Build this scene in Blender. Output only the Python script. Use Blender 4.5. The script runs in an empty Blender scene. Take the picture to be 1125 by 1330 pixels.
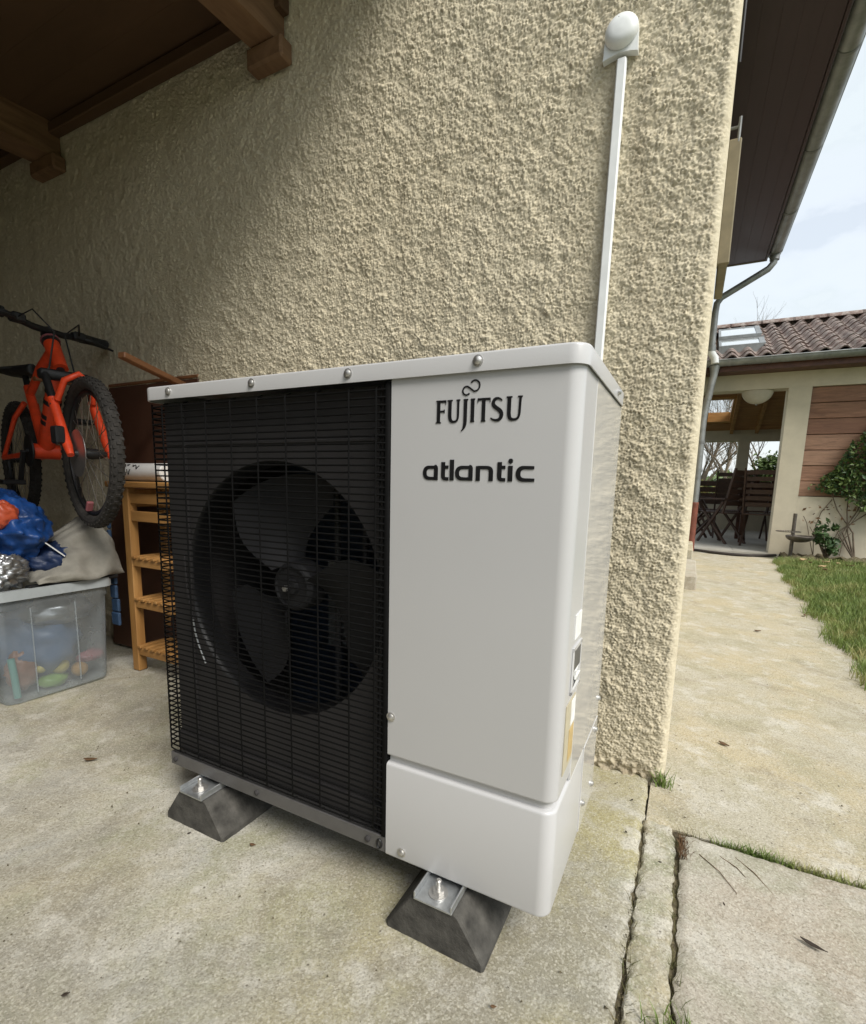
import bpy, math, random
import numpy as np
from mathutils import Vector, Matrix

PI = math.pi
random.seed(7)
RNG = np.random.default_rng(11)
scene = bpy.context.scene
COL = scene.collection

# ------------------------------------------------------------------ camera
F, YAW, PITCH, ROLL = 641.68, .4722, -.1493, .0245
CAM = Vector((1.081, -.712, .7866))
cam_data = bpy.data.cameras.new('camera')
cam = bpy.data.objects.new('camera', cam_data)
COL.objects.link(cam)
fwd = Vector((-math.sin(YAW) * math.cos(PITCH), math.cos(YAW) * math.cos(PITCH), math.sin(PITCH)))
rt0 = Vector((math.cos(YAW), math.sin(YAW), 0))
up0 = rt0.cross(fwd)
rt = rt0 * math.cos(ROLL) + up0 * math.sin(ROLL)
up = -rt0 * math.sin(ROLL) + up0 * math.cos(ROLL)
M = Matrix((rt, up, -fwd)).transposed().to_4x4()
M.translation = CAM
cam.matrix_world = M
cam_data.sensor_fit = 'HORIZONTAL'
cam_data.sensor_width = 36
cam_data.lens = F / 1125 * 36
cam_data.shift_y = (727.6 - 665) / 1125
cam_data.clip_start = .02
cam_data.clip_end = 600
scene.camera = cam

# ------------------------------------------------------------------ sky, sun, exposure
SUN_DIR = Vector((.64, -.35, .82)).normalized()          # towards the sun
SUN_EL = math.asin(SUN_DIR.z)
SUN_AZ = math.atan2(SUN_DIR.x, SUN_DIR.y)
world = bpy.data.worlds.new('World')
scene.world = world
world.use_nodes = True
wn = world.node_tree
wn.nodes.clear()
wo = wn.nodes.new('ShaderNodeOutputWorld')
wb = wn.nodes.new('ShaderNodeBackground')
sky = wn.nodes.new('ShaderNodeTexSky')
sky.sky_type = 'NISHITA'
sky.sun_disc = False
sky.sun_elevation = SUN_EL
sky.sun_rotation = SUN_AZ
sky.air_density = 1.2
sky.dust_density = 2.0
wtc = wn.nodes.new('ShaderNodeTexCoord')
wmap = wn.nodes.new('ShaderNodeMapping')
wmap.inputs['Scale'].default_value = (1, 1, 2.2)
wnoise = wn.nodes.new('ShaderNodeTexNoise')
wnoise.inputs['Scale'].default_value = 4.2
wnoise.inputs['Detail'].default_value = 7
wnoise.inputs['Roughness'].default_value = .55
wramp = wn.nodes.new('ShaderNodeValToRGB')
wramp.color_ramp.elements[0].position = .36
wramp.color_ramp.elements[0].color = (.55, .55, .55, 1)
wramp.color_ramp.elements[1].position = .58
wmix = wn.nodes.new('ShaderNodeMix')
wmix.data_type = 'RGBA'
wcl = wn.nodes.new('ShaderNodeValToRGB')                  # cloud brightness: grey bellies, white tops
wcl.color_ramp.elements[0].position = .40
wcl.color_ramp.elements[0].color = (8.2, 8.6, 8.9, 1)
wcl.color_ramp.elements[1].position = .56
wcl.color_ramp.elements[1].color = (5.9, 6.5, 6.9, 1)
wn.links.new(wtc.outputs['Generated'], wmap.inputs['Vector'])
wn.links.new(wmap.outputs['Vector'], wnoise.inputs['Vector'])
wn.links.new(wnoise.outputs['Fac'], wramp.inputs['Fac'])
wn.links.new(wnoise.outputs['Fac'], wcl.inputs['Fac'])
wn.links.new(wramp.outputs['Color'], wmix.inputs['Factor'])
wn.links.new(sky.outputs['Color'], wmix.inputs[6])
wn.links.new(wcl.outputs['Color'], wmix.inputs[7])
wn.links.new(wmix.outputs[2], wb.inputs['Color'])
wb.inputs['Strength'].default_value = .05
wn.links.new(wb.outputs[0], wo.inputs[0])

sd = bpy.data.lights.new('sun', 'SUN')
sd.energy = 1.5
sd.angle = math.radians(28)
sd.color = (1, .955, .89)
sun = bpy.data.objects.new('sun', sd)
sun.rotation_euler = (-SUN_DIR).to_track_quat('-Z', 'Y').to_euler()
sun.location = (6, -5, 9)
COL.objects.link(sun)

scene.render.engine = 'CYCLES'
vs = scene.view_settings
vs.view_transform = 'Standard'
vs.look = 'None'
vs.gamma = 1
vs.use_curve_mapping = False
vs.exposure = 1.52
scene.cycles.max_bounces = 8
scene.cycles.transparent_max_bounces = 12

# ------------------------------------------------------------------ helpers
MATS = {}


class NT:
    def __init__(s, name):
        s.m = bpy.data.materials.new(name)
        s.m.use_nodes = True
        s.t = s.m.node_tree
        s.b = s.t.nodes['Principled BSDF']
        s.out = s.t.nodes['Material Output']
        MATS[name] = s.m

    def n(s, typ, **kw):
        nd = s.t.nodes.new(typ)
        for k, v in kw.items():
            if k in nd.inputs:
                nd.inputs[k].default_value = v
            else:
                setattr(nd, k, v)
        return nd

    def l(s, a, b):
        s.t.links.new(a, b)

    def pos(s, scale=(1, 1, 1), obj=False):
        if obj:
            g = s.n('ShaderNodeTexCoord').outputs['Object']
        else:
            g = s.n('ShaderNodeNewGeometry').outputs['Position']
        if scale == (1, 1, 1):
            return g
        mp = s.n('ShaderNodeMapping')
        mp.inputs['Scale'].default_value = scale
        s.l(g, mp.inputs['Vector'])
        return mp.outputs['Vector']

    def noise(s, vec, scale, detail=4, rough=.55, dist=0):
        nd = s.n('ShaderNodeTexNoise')
        nd.inputs['Scale'].default_value = scale
        nd.inputs['Detail'].default_value = detail
        nd.inputs['Roughness'].default_value = rough
        nd.inputs['Distortion'].default_value = dist
        s.l(vec, nd.inputs['Vector'])
        return nd.outputs['Fac']

    def ramp(s, fac, stops):
        r = s.n('ShaderNodeValToRGB')
        e = r.color_ramp.elements
        while len(e) < len(stops):
            e.new(.5)
        for i, (p, c) in enumerate(stops):
            e[i].position = p
            if not hasattr(c, '__len__'):
                c = (c, c, c)
            e[i].color = (*c, 1)
        s.l(fac, r.inputs['Fac'])
        return r.outputs['Color']

    def mix(s, fac, a, b, mode='MIX'):
        m = s.n('ShaderNodeMix', data_type='RGBA', blend_type=mode)
        for sock, v in ((m.inputs['Factor'], fac), (m.inputs[6], a), (m.inputs[7], b)):
            if hasattr(v, 'is_output'):
                s.l(v, sock)
            elif hasattr(v, '__len__'):
                sock.default_value = (*v, 1) if len(v) == 3 else v
            else:
                sock.default_value = v if sock.type == 'VALUE' else (v, v, v, 1)
        return m.outputs[2]

    def bump(s, h, strength=.3, dist=.01):
        b = s.n('ShaderNodeBump')
        b.inputs['Strength'].default_value = strength
        b.inputs['Distance'].default_value = dist
        s.l(h, b.inputs['Height'])
        s.l(b.outputs['Normal'], s.b.inputs['Normal'])

    def set(s, **kw):
        for k, v in kw.items():
            k = k.replace('_', ' ')
            sock = s.b.inputs[k]
            if hasattr(v, 'is_output'):
                s.l(v, sock)
            elif hasattr(v, '__len__'):
                sock.default_value = (*v, 1) if len(v) == 3 else v
            else:
                sock.default_value = v
        return s


def plain(name, col, rough=.5, metal=0, var=.12, scale=30, bump=0, bscale=None, **kw):
    """a solid material with slight procedural tone variation and optional relief"""
    m = NT(name)
    p = m.pos(obj=True)
    f = m.noise(p, scale, 5, .6)
    lo = tuple(c * (1 - var) for c in col)
    hi = tuple(min(1, c * (1 + var)) for c in col)
    m.set(Base_Color=m.ramp(f, [(.3, lo), (.7, hi)]), Metallic=metal)
    r = m.ramp(m.noise(p, scale * .6, 4), [(.3, max(.02, rough - .07)), (.7, min(1, rough + .09))])
    m.set(Roughness=r)
    if bump:
        m.bump(m.noise(p, bscale or scale * 3, 5, .65), bump, .004)
    m.set(**kw)
    return m.m


def wood(name, c0, c1, axis=(1, 12, 12), rough=.6, scale=3, bump=.25, stain=None):
    m = NT(name)
    p = m.pos(scale=axis)
    g = m.noise(p, scale, 7, .65, .6)
    c = m.ramp(g, [(.28, c0), (.5, tuple((a + b) / 2 for a, b in zip(c0, c1))), (.72, c1)])
    big = m.noise(m.pos(), 2.3, 3)
    c = m.mix(m.ramp(big, [(.35, 0), (.75, .45)]), c, stain or c0)
    if name == 'cladding':
        oi = m.n('ShaderNodeObjectInfo')
        c = m.mix(m.ramp(oi.outputs['Random'], [(0, .55), (.5, 0)]), c, (.12, .055, .035))
        c = m.mix(m.ramp(oi.outputs['Random'], [(.6, 0), (1, .5)]), c, (.36, .25, .18))
        c = m.mix(m.ramp(m.noise(m.pos(scale=(1.5, 1, 14)), 5, 6, .7), [(.5, 0), (.7, .6)]), c, (.09, .05, .035))
    m.set(Base_Color=c, Roughness=rough)
    m.bump(g, bump, .003)
    return m.m


def fftnoise(nx, ny, step, lmin, lmax, seed=0):
    """band-limited random field, wavelengths lmin..lmax (metres), unit variance"""
    r = np.random.default_rng(seed)
    f = np.fft.rfft2(r.standard_normal((nx, ny)))
    kx = np.fft.fftfreq(nx, step)[:, None]
    ky = np.fft.rfftfreq(ny, step)[None, :]
    k = np.sqrt(kx ** 2 + ky ** 2) + 1e-9
    lo, hi = 1 / lmax, 1 / lmin
    w = 1 / (1 + (lo / k) ** 6) / (1 + (k / hi) ** 6)
    a = np.fft.irfft2(f * w, (nx, ny))
    return (a - a.mean()) / (a.std() + 1e-9)


ORG = {}


class MB:
    """collects shapes (world coordinates) and links them as one mesh object"""

    def __init__(s):
        s.v, s.f = [], []

    def add(s, vs, fs):
        o = len(s.v)
        s.v.extend([tuple(q) for q in vs])
        s.f.extend([tuple(i + o for i in f) for f in fs])
        return s

    def box(s, x0, x1, y0, y1, z0, z1, b=0, mat=None):
        if b <= 0:
            v = [(x, y, z) for x in (x0, x1) for y in (y0, y1) for z in (z0, z1)]
            f = [(0, 1, 3, 2), (4, 6, 7, 5), (0, 4, 5, 1), (2, 3, 7, 6), (0, 2, 6, 4), (1, 5, 7, 3)]
        else:
            b = min(b, abs(x1 - x0) * .45, abs(y1 - y0) * .45, abs(z1 - z0) * .45)
            v, idx = [], {}
            for ix, x in ((0, x0), (1, x1)):
                for iy, y in ((0, y0), (1, y1)):
                    for iz, z in ((0, z0), (1, z1)):
                        sx, sy, sz = (b if ix == 0 else -b), (b if iy == 0 else -b), (b if iz == 0 else -b)
                        idx[ix, iy, iz] = len(v)
                        v += [(x, y + sy, z + sz), (x + sx, y, z + sz), (x + sx, y + sy, z)]
            g = lambda a, bb, c, k: idx[a, bb, c] + k
            f = []
            for a in (0, 1):
                q = [g(a, 0, 0, 0), g(a, 1, 0, 0), g(a, 1, 1, 0), g(a, 0, 1, 0)]
                f.append(tuple(q if a else q[::-1]))
                q = [g(0, a, 0, 1), g(0, a, 1, 1), g(1, a, 1, 1), g(1, a, 0, 1)]
                f.append(tuple(q if a else q[::-1]))
                q = [g(0, 0, a, 2), g(1, 0, a, 2), g(1, 1, a, 2), g(0, 1, a, 2)]
                f.append(tuple(q if a else q[::-1]))
            for a in (0, 1):
                for c in (0, 1):
                    f.append((g(a, c, 0, 0), g(a, c, 1, 0), g(a, c, 1, 1), g(a, c, 0, 1)))
                    f.append((g(a, 0, c, 0), g(a, 1, c, 0), g(a, 1, c, 2), g(a, 0, c, 2)))
                    f.append((g(0, a, c, 1), g(1, a, c, 1), g(1, a, c, 2), g(0, a, c, 2)))
            for a in (0, 1):
                for c in (0, 1):
                    for d in (0, 1):
                        f.append((g(a, c, d, 0), g(a, c, d, 1), g(a, c, d, 2)))
        if mat is not None:
            v = [tuple(mat @ Vector(q)) for q in v]
        return s.add(v, f)

    def bar(s, a, b, w, h, bev=.0, upv=(0, 0, 1)):
        """a box beam from a to b, w wide and h high"""
        a, b = Vector(a), Vector(b)
        d = b - a
        L = d.length
        d.normalize()
        u = Vector(upv)
        r = d.cross(u)
        if r.length < 1e-4:
            r = d.cross(Vector((1, 0, 0)))
        r.normalize()
        u = r.cross(d)
        m = Matrix((d, r, u)).transposed().to_4x4()
        m.translation = a
        return s.box(0, L, -w / 2, w / 2, -h / 2, h / 2, bev, m)

    def tube(s, pts, r, n=8, cap=True, closed=False):
        pts = [Vector(q) for q in pts]
        N = len(pts)
        rs = r if hasattr(r, '__len__') else [r] * N
        vs, fs = [], []
        prev = None
        for i, q in enumerate(pts):
            if closed:
                d = pts[(i + 1) % N] - pts[i - 1]
            else:
                d = pts[min(i + 1, N - 1)] - pts[max(i - 1, 0)]
            d.normalize()
            if prev is None:
                a = d.orthogonal().normalized()
            else:
                a = prev - d * prev.dot(d)
                a = a.normalized() if a.length > 1e-6 else d.orthogonal().normalized()
            prev = a
            b = d.cross(a)
            for k in range(n):
                t = 2 * PI * k / n
                vs.append(q + (a * math.cos(t) + b * math.sin(t)) * rs[i])
        for i in range(N if closed else N - 1):
            j = (i + 1) % N
            for k in range(n):
                k2 = (k + 1) % n
                fs.append((i * n + k, i * n + k2, j * n + k2, j * n + k))
        if cap and not closed:
            fs.append(tuple(range(n))[::-1])
            fs.append(tuple((N - 1) * n + k for k in range(n)))
        return s.add(vs, fs)

    def lathe(s, prof, c=(0, 0, 0), axis='z', n=24, sx=1, sy=1):
        """prof: list of (radius, height)"""
        vs, fs = [], []
        for r, h in prof:
            for k in range(n):
                t = 2 * PI * k / n
                a, b = r * math.cos(t) * sx, r * math.sin(t) * sy
                q = {'z': (a, b, h), 'y': (a, h, b), 'x': (h, a, b)}[axis]
                vs.append((q[0] + c[0], q[1] + c[1], q[2] + c[2]))
        for i in range(len(prof) - 1):
            for k in range(n):
                k2 = (k + 1) % n
                fs.append((i * n + k, i * n + k2, (i + 1) * n + k2, (i + 1) * n + k))
        if prof[0][0] > 1e-5:
            fs.append(tuple(range(n))[::-1])
        if prof[-1][0] > 1e-5:
            fs.append(tuple((len(prof) - 1) * n + k for k in range(n)))
        return s.add(vs, fs)

    def prism(s, poly, d, off=(0, 0, 0), plane='xz'):
        """polygon (2-D, in plane) extruded by d along the remaining axis"""
        n = len(poly)
        mp = {'xz': lambda a, b, t: (a, t, b), 'xy': lambda a, b, t: (a, b, t), 'yz': lambda a, b, t: (t, a, b)}[plane]
        vs = [tuple(np.add(mp(a, b, 0), off)) for a, b in poly] + [tuple(np.add(mp(a, b, d), off)) for a, b in poly]
        fs = [tuple(range(n)), tuple(range(2 * n - 1, n - 1, -1))]
        fs += [(i, i + n, (i + 1) % n + n, (i + 1) % n) for i in range(n)]
        return s.add(vs, fs)

    def quad(s, a, b, c, d):
        return s.add([a, b, c, d], [(0, 1, 2, 3)])

    def build(s, name, mat, parent=None, smooth=None, origin=None):
        o = Vector(origin) if origin is not None else (ORG[parent.name] if parent is not None else Vector((0, 0, 0)))
        me = bpy.data.meshes.new(name)
        va = np.array(s.v, dtype=np.float64) - np.array(o)
        me.from_pydata(va.tolist(), [], s.f)
        me.update()
        return link(name, me, mat, parent, smooth, o)


def fixn(me):
    import bmesh
    bm = bmesh.new()
    bm.from_mesh(me)
    bmesh.ops.recalc_face_normals(bm, faces=bm.faces)
    bm.to_mesh(me)
    bm.free()


def link(name, me, mat, parent=None, smooth=None, o=Vector((0, 0, 0)), fix=True):
    if fix:
        fixn(me)
    if mat is not None:
        me.materials.append(MATS[mat] if isinstance(mat, str) else mat)
    if smooth is not None:
        me.polygons.foreach_set('use_smooth', [True] * len(me.polygons))
        if smooth < 180:
            me.set_sharp_from_angle(angle=math.radians(smooth))
    ob = bpy.data.objects.new(name, me)
    COL.objects.link(ob)
    if parent is not None:
        ob.parent = parent
        ob.location = Vector(o) - ORG[parent.name]
    else:
        ob.location = o
    ORG[ob.name] = Vector(o)
    return ob


def thing(name, label, cat, loc=(0, 0, 0), group=None):
    o = bpy.data.objects.new(name, None)
    o.empty_display_size = .1
    COL.objects.link(o)
    o.location = loc
    ORG[o.name] = Vector(loc)
    o['label'] = label
    o['category'] = cat
    if group:
        o['group'] = group
    return o


def tag(o, label=None, cat=None, group=None, kind=None):
    for k, v in (('label', label), ('category', cat), ('group', group), ('kind', kind)):
        if v:
            o[k] = v
    return o


def copy_tree(o, parent=None):
    c = o.copy()
    COL.objects.link(c)
    c.parent = parent
    ORG[c.name] = ORG[o.name]
    for ch in list(o.children):
        copy_tree(ch, c)
    return c


def gridmesh(name, X, Y, Z):
    """numpy grids of equal shape -> mesh (fast)"""
    nx, ny = X.shape
    me = bpy.data.meshes.new(name)
    co = np.stack([X, Y, Z], -1).reshape(-1, 3).astype(np.float32)
    i = np.arange((nx - 1) * (ny - 1))
    a = (i // (ny - 1)) * ny + i % (ny - 1)
    q = np.stack([a, a + ny, a + ny + 1, a + 1], -1).astype(np.int32)
    me.vertices.add(len(co))
    me.vertices.foreach_set('co', co.ravel())
    me.loops.add(q.size)
    me.loops.foreach_set('vertex_index', q.ravel())
    me.polygons.add(len(q))
    me.polygons.foreach_set('loop_start', (np.arange(len(q)) * 4).astype(np.int32))
    me.polygons.foreach_set('use_smooth', np.ones(len(q), bool))
    me.update(calc_edges=True)
    me.validate()
    return me


def soup(name, V, Fc, mat, parent=None, smooth=False):
    """big vertex / face arrays (all faces the same size)"""
    me = bpy.data.meshes.new(name)
    V = np.asarray(V, np.float32)
    Fc = np.asarray(Fc, np.int32)
    k = Fc.shape[1]
    me.vertices.add(len(V))
    me.vertices.foreach_set('co', V.ravel())
    me.loops.add(Fc.size)
    me.loops.foreach_set('vertex_index', Fc.ravel())
    me.polygons.add(len(Fc))
    me.polygons.foreach_set('loop_start', (np.arange(len(Fc)) * k).astype(np.int32))
    me.polygons.foreach_set('use_smooth', np.full(len(Fc), smooth))
    me.update(calc_edges=True)
    o = ORG[parent.name] if parent is not None else Vector((0, 0, 0))
    if parent is not None:
        me.transform(Matrix.Translation(-o))
    return link(name, me, mat, parent, None, o, fix=False)


# ------------------------------------------------------------------ materials
def make_materials():
    # roughcast render
    m = NT('roughcast')
    p = m.pos()
    c = m.ramp(m.noise(p, 1.6, 4), [(.3, (.54, .475, .335)), (.7, (.625, .56, .415))])
    c = m.mix(m.ramp(m.noise(p, 160, 3, .6), [(.35, 0), (.65, .5)]), c, (.69, .63, .49))
    c = m.mix(m.ramp(m.noise(p, 55, 4, .6), [(.5, 0), (.75, .45)]), c, (.38, .32, .215))
    st = m.noise(m.pos(scale=(3, 3, .35)), 3, 5, .6)      # faint vertical rain streaks
    c = m.mix(m.ramp(st, [(.52, 0), (.75, .28)]), c, (.30, .245, .16))
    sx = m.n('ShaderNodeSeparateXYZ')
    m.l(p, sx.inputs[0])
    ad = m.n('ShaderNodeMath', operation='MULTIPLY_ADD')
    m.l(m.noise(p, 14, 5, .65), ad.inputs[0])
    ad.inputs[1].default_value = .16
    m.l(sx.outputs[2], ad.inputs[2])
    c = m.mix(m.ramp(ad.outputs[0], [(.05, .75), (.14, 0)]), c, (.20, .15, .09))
    m.set(Base_Color=c, Roughness=.92, Specular_IOR_Level=.25)
    m.bump(m.noise(p, 260, 5, .7), .5, .0025)
    # roughcast for plain walls: relief in the material
    m = NT('roughcast_far')
    p = m.pos()
    c = m.ramp(m.noise(p, 3, 5), [(.3, (.42, .365, .255)), (.7, (.50, .44, .32))])
    m.set(Base_Color=c, Roughness=.92)
    m.bump(m.noise(p, 70, 4, .6), 1, .008)
    # concrete slabs
    for nm, base, warm, moss, spk in (('concrete_slab', (.45, .44, .39), (.43, .395, .29), (.34, .335, .23), .5),
                                      ('concrete_path', (.43, .40, .315), (.445, .385, .255), (.34, .315, .21), .85),
                                      ('concrete_pad', (.43, .40, .34), (.38, .33, .26), (.33, .32, .24), .5),
                                      ('concrete_kerb', (.40, .375, .30), (.41, .35, .22), (.25, .26, .16), .9)):
        m = NT(nm)
        p = m.pos()
        c = m.mix(m.ramp(m.noise(p, 2.4, 7, .66, .6), [(.42, 0), (.60, 1)]), base, warm)
        c = m.mix(m.ramp(m.noise(p, 5.5, 6, .68, .6), [(.48, 0), (.64, .9)]), c, moss)
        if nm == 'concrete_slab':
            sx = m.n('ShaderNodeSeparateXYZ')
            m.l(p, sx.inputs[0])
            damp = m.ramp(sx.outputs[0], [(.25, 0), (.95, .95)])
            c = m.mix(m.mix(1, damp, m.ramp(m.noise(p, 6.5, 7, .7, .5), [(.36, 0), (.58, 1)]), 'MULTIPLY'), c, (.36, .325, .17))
            c = m.mix(m.ramp(m.noise(p, 1.7, 6, .7, 1.0), [(.46, 0), (.62, .7)]), c, (.26, .245, .205))
        c = m.mix(m.ramp(m.noise(p, 8, 7, .72), [(.52, 0), (.64, .75)]), c, (.56, .54, .48))
        c = m.mix(m.ramp(m.noise(p, 3.4, 7, .72, 1.2), [(.54, 0), (.66, .5)]), c, (.23, .20, .14))
        fine = m.noise(p, 260, 5, .75)
        c = m.mix(m.ramp(fine, [(.32, .8), (.47, 0)]), c, (.15, .13, .09))
        c = m.mix(m.ramp(fine, [(.55, 0), (.7, .6)]), c, (.64, .61, .52))
        vor = m.n('ShaderNodeTexVoronoi', Scale=110.0)
        m.l(p, vor.inputs['Vector'])
        dots = m.ramp(vor.outputs['Distance'], [(.10, 1), (.26, 0)])
        sel = m.ramp(m.noise(p, 38, 3), [(.52, 0), (.6, spk)])
        c = m.mix(m.mix(1, dots, sel, 'MULTIPLY'), c, (.62, .575, .45))
        ag = m.n('ShaderNodeTexVoronoi', Scale=300.0)
        m.l(p, ag.inputs['Vector'])
        hs = m.n('ShaderNodeSeparateColor')
        m.l(ag.outputs['Color'], hs.inputs[0])
        c = m.mix(m.ramp(hs.outputs[0], [(.0, .5), (.3, 0)]), c, (.20, .18, .13))
        c = m.mix(m.ramp(hs.outputs[1], [(.68, 0), (1, .45)]), c, (.62, .59, .50))
        pit = m.n('ShaderNodeTexVoronoi', Scale=46.0)
        m.l(p, pit.inputs['Vector'])
        pd = m.ramp(pit.outputs['Distance'], [(.06, 1), (.13, 0)])
        ps = m.ramp(m.noise(p, 16, 3), [(.55, 0), (.6, .8)])
        c = m.mix(m.mix(1, pd, ps, 'MULTIPLY'), c, (.10, .085, .06))
        m.set(Base_Color=c, Roughness=.88, Specular_IOR_Level=.3)
        h = m.mix(.25, m.noise(p, 190, 6, .75), m.noise(p, 60, 5, .7))
        m.bump(h, .9, .0045)
    m = NT('soil')
    p = m.pos()
    m.set(Base_Color=m.ramp(m.noise(p, 60, 6, .7), [(.3, (.05, .038, .022)), (.5, (.11, .09, .05)), (.7, (.20, .17, .10))]), Roughness=.95)
    m.bump(m.noise(p, 90, 5, .7), 1, .01)
    m = NT('turf')
    p = m.pos()
    m.set(Base_Color=m.ramp(m.noise(p, 9, 6, .7), [(.3, (.05, .075, .018)), (.6, (.08, .12, .03)), (.8, (.14, .125, .05))]), Roughness=.95)
    m.bump(m.noise(p, 120, 5, .7), 1, .01)
    m = NT('grass_blade')
    p = m.pos()
    m.set(Base_Color=m.ramp(m.noise(p, 6, 4, .6), [(.32, (.085, .14, .025)), (.5, (.16, .22, .05)), (.66, (.30, .28, .11))]), Roughness=.6)
    m = NT('dry_grass')
    m.set(Base_Color=m.ramp(m.noise(m.pos(), 30, 4, .6), [(.3, (.06, .075, .02)), (.55, (.11, .10, .035)), (.75, (.20, .15, .07))]), Roughness=.8)
    # machine paint: pale grey-white, faint orange peel
    m = NT('unit_paint')
    p = m.pos()
    c = m.ramp(m.noise(p, 3, 4), [(.3, (.475, .474, .475)), (.7, (.49, .489, .49))])
    m.set(Base_Color=c, Roughness=m.ramp(m.noise(p, 5, 5), [(.3, .29), (.75, .33)]), Coat_Weight=.2, Coat_Roughness=.15)
    m.bump(m.mix(.5, m.noise(p, 330, 2), m.noise(p, 5, 2)), .06, .003)
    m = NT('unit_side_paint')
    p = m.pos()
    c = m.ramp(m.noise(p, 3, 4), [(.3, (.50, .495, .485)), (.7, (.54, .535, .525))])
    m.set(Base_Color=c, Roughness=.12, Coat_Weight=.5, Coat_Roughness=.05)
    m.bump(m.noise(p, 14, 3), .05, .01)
    plain('black_plastic', (.006, .006, .007), .5, var=.3)
    plain('wire_black', (.003, .003, .003), .8, var=.2, Specular_IOR_Level=.15)
    plain('dark_panel', (.034, .0315, .032), .8, var=.15, scale=8)
    plain('fan_plastic', (.013, .013, .015), .75, var=.15, scale=10)
    plain('coil', (.03, .045, .075), .5, .3, var=.3, scale=20)
    plain('galvanised', (.52, .54, .55), .38, .85, var=.14, scale=60)
    plain('zinc', (.25, .26, .258), .48, .55, var=.25, scale=9, bump=.1)
    plain('zinc_dark', (.20, .205, .205), .55, .4, var=.3, scale=7, bump=.1)
    plain('screw_steel', (.55, .54, .52), .42, .9)
    plain('base_rail', (.095, .092, .09), .45, .1)
    plain('letter_black', (.008, .008, .009), .4)
    plain('rubber', (.062, .059, .052), .92, var=.6, scale=22, bump=.6, bscale=140)
    plain('white_pvc', (.74, .76, .75), .4, var=.05)
    plain('label_cream', (.46, .41, .29), .5)
    plain('label_white', (.78, .78, .76), .45)
    plain('label_orange', (.50, .36, .15), .5)
    wood('beam_wood', (.12, .062, .03), (.28, .165, .085), (6, 1, 6), .7, 4)
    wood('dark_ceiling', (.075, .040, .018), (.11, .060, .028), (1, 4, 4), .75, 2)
    wood('soffit_wood', (.038, .018, .023), (.052, .027, .033), (5, .6, 5), .5, 3)
    wood('pine', (.28, .135, .038), (.46, .25, .085), (9, 9, .8), .5, 4)
    wood('pine_x', (.28, .135, .038), (.46, .25, .085), (.8, 9, 9), .5, 4)
    wood('brown_bar', (.17, .07, .028), (.30, .14, .06), (8, 1, 8), .55, 4)
    wood('cladding', (.145, .065, .036), (.37, .20, .125), (.8, 10, 10), .75, 3.5, .5, stain=(.26, .15, .10))
    wood('patio_ceiling', (.22, .10, .035), (.46, .25, .10), (.7, 9, 9), .6, 3)
    wood('rosewood', (.05, .017, .010), (.12, .045, .026), (4, 4, 4), .5, 4)
    wood('chair_wood', (.035, .016, .010), (.085, .042, .026), (4, 4, 4), .55, 4)
    plain('shutter_paint', (.21, .175, .105), .6, var=.2, scale=12, bump=.15)
    plain('panel_brown', (.085, .038, .022), .5, var=.2, scale=6)
    plain('cream_render', (.50, .455, .355), .85, var=.08, scale=6, bump=.3, bscale=90)
    plain('patio_floor', (.40, .385, .34), .5, var=.1, scale=5)
    m = NT('roof_tile')
    oi = m.n('ShaderNodeObjectInfo')
    p = m.pos()
    c = m.ramp(oi.outputs['Random'], [(0, (.10, .062, .052)), (.5, (.145, .092, .076)), (1, (.20, .138, .115))])
    c = m.mix(m.ramp(m.noise(p, 16, 6, .7), [(.42, 0), (.66, .85)]), c, (.37, .335, .30))
    c = m.mix(m.ramp(m.noise(p, 9, 5, .7), [(.55, 0), (.75, .7)]), c, (.07, .05, .04))
    m.set(Base_Color=c, Roughness=.85)
    m.bump(m.noise(p, 130, 4), .4, .004)
    m = NT('skylight_glass')
    m.set(Base_Color=(.30, .36, .38), Roughness=.05, Metallic=.0, Specular_IOR_Level=1.0, Coat_Weight=1.0)
    m.set(Base_Color=m.ramp(m.noise(m.pos(), 3, 3), [(.3, (.50, .55, .56)), (.7, (.58, .62, .63))]))  # pale base colour stands for the sky reflected in the pane
    m = NT('clear_glass')
    tr = m.n('ShaderNodeBsdfTransparent')
    gl = m.n('ShaderNodeBsdfGlossy')
    gl.inputs['Roughness'].default_value = .03
    mx = m.n('ShaderNodeMixShader')
    mx.inputs[0].default_value = .1
    m.l(tr.outputs[0], mx.inputs[1])
    m.l(gl.outputs[0], mx.inputs[2])
    m.l(mx.outputs[0], m.out.inputs[0])
    plain('bowl_steel', (.12, .105, .09), .5, .6, var=.4, scale=20)
    plain('rust_pipe', (.17, .055, .035), .65, var=.3, scale=14, bump=.2)
    # frosted storage box plastic
    m = NT('frosted_plastic')
    tr = m.n('ShaderNodeBsdfTransparent')
    tr.inputs[0].default_value = (.86, .89, .91, 1)
    m.set(Base_Color=m.ramp(m.noise(m.pos(), 18, 5, .65), [(.3, (.42, .46, .48)), (.7, (.52, .55, .56))]), Roughness=.34)
    mx = m.n('ShaderNodeMixShader')
    f = m.ramp(m.noise(m.pos(), 7, 4, .6), [(.3, .27), (.7, .40)])
    m.l(f, mx.inputs[0])
    m.l(tr.outputs[0], mx.inputs[1])
    m.l(m.b.outputs[0], mx.inputs[2])
    m.l(mx.outputs[0], m.out.inputs[0])
    plain('rim_plastic', (.36, .39, .40), .4, var=.08)
    plain('bag_blue', (.010, .055, .21), .38, var=.5, scale=12, bump=.9, bscale=26)
    plain('bag_navy', (.008, .022, .07), .5, var=.4, scale=14, bump=.3, bscale=40)
    plain('orange_rubber', (.50, .085, .035), .4)
    plain('canvas', (.24, .228, .195), .9, var=.3, scale=8, bump=.6, bscale=60)
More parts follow.
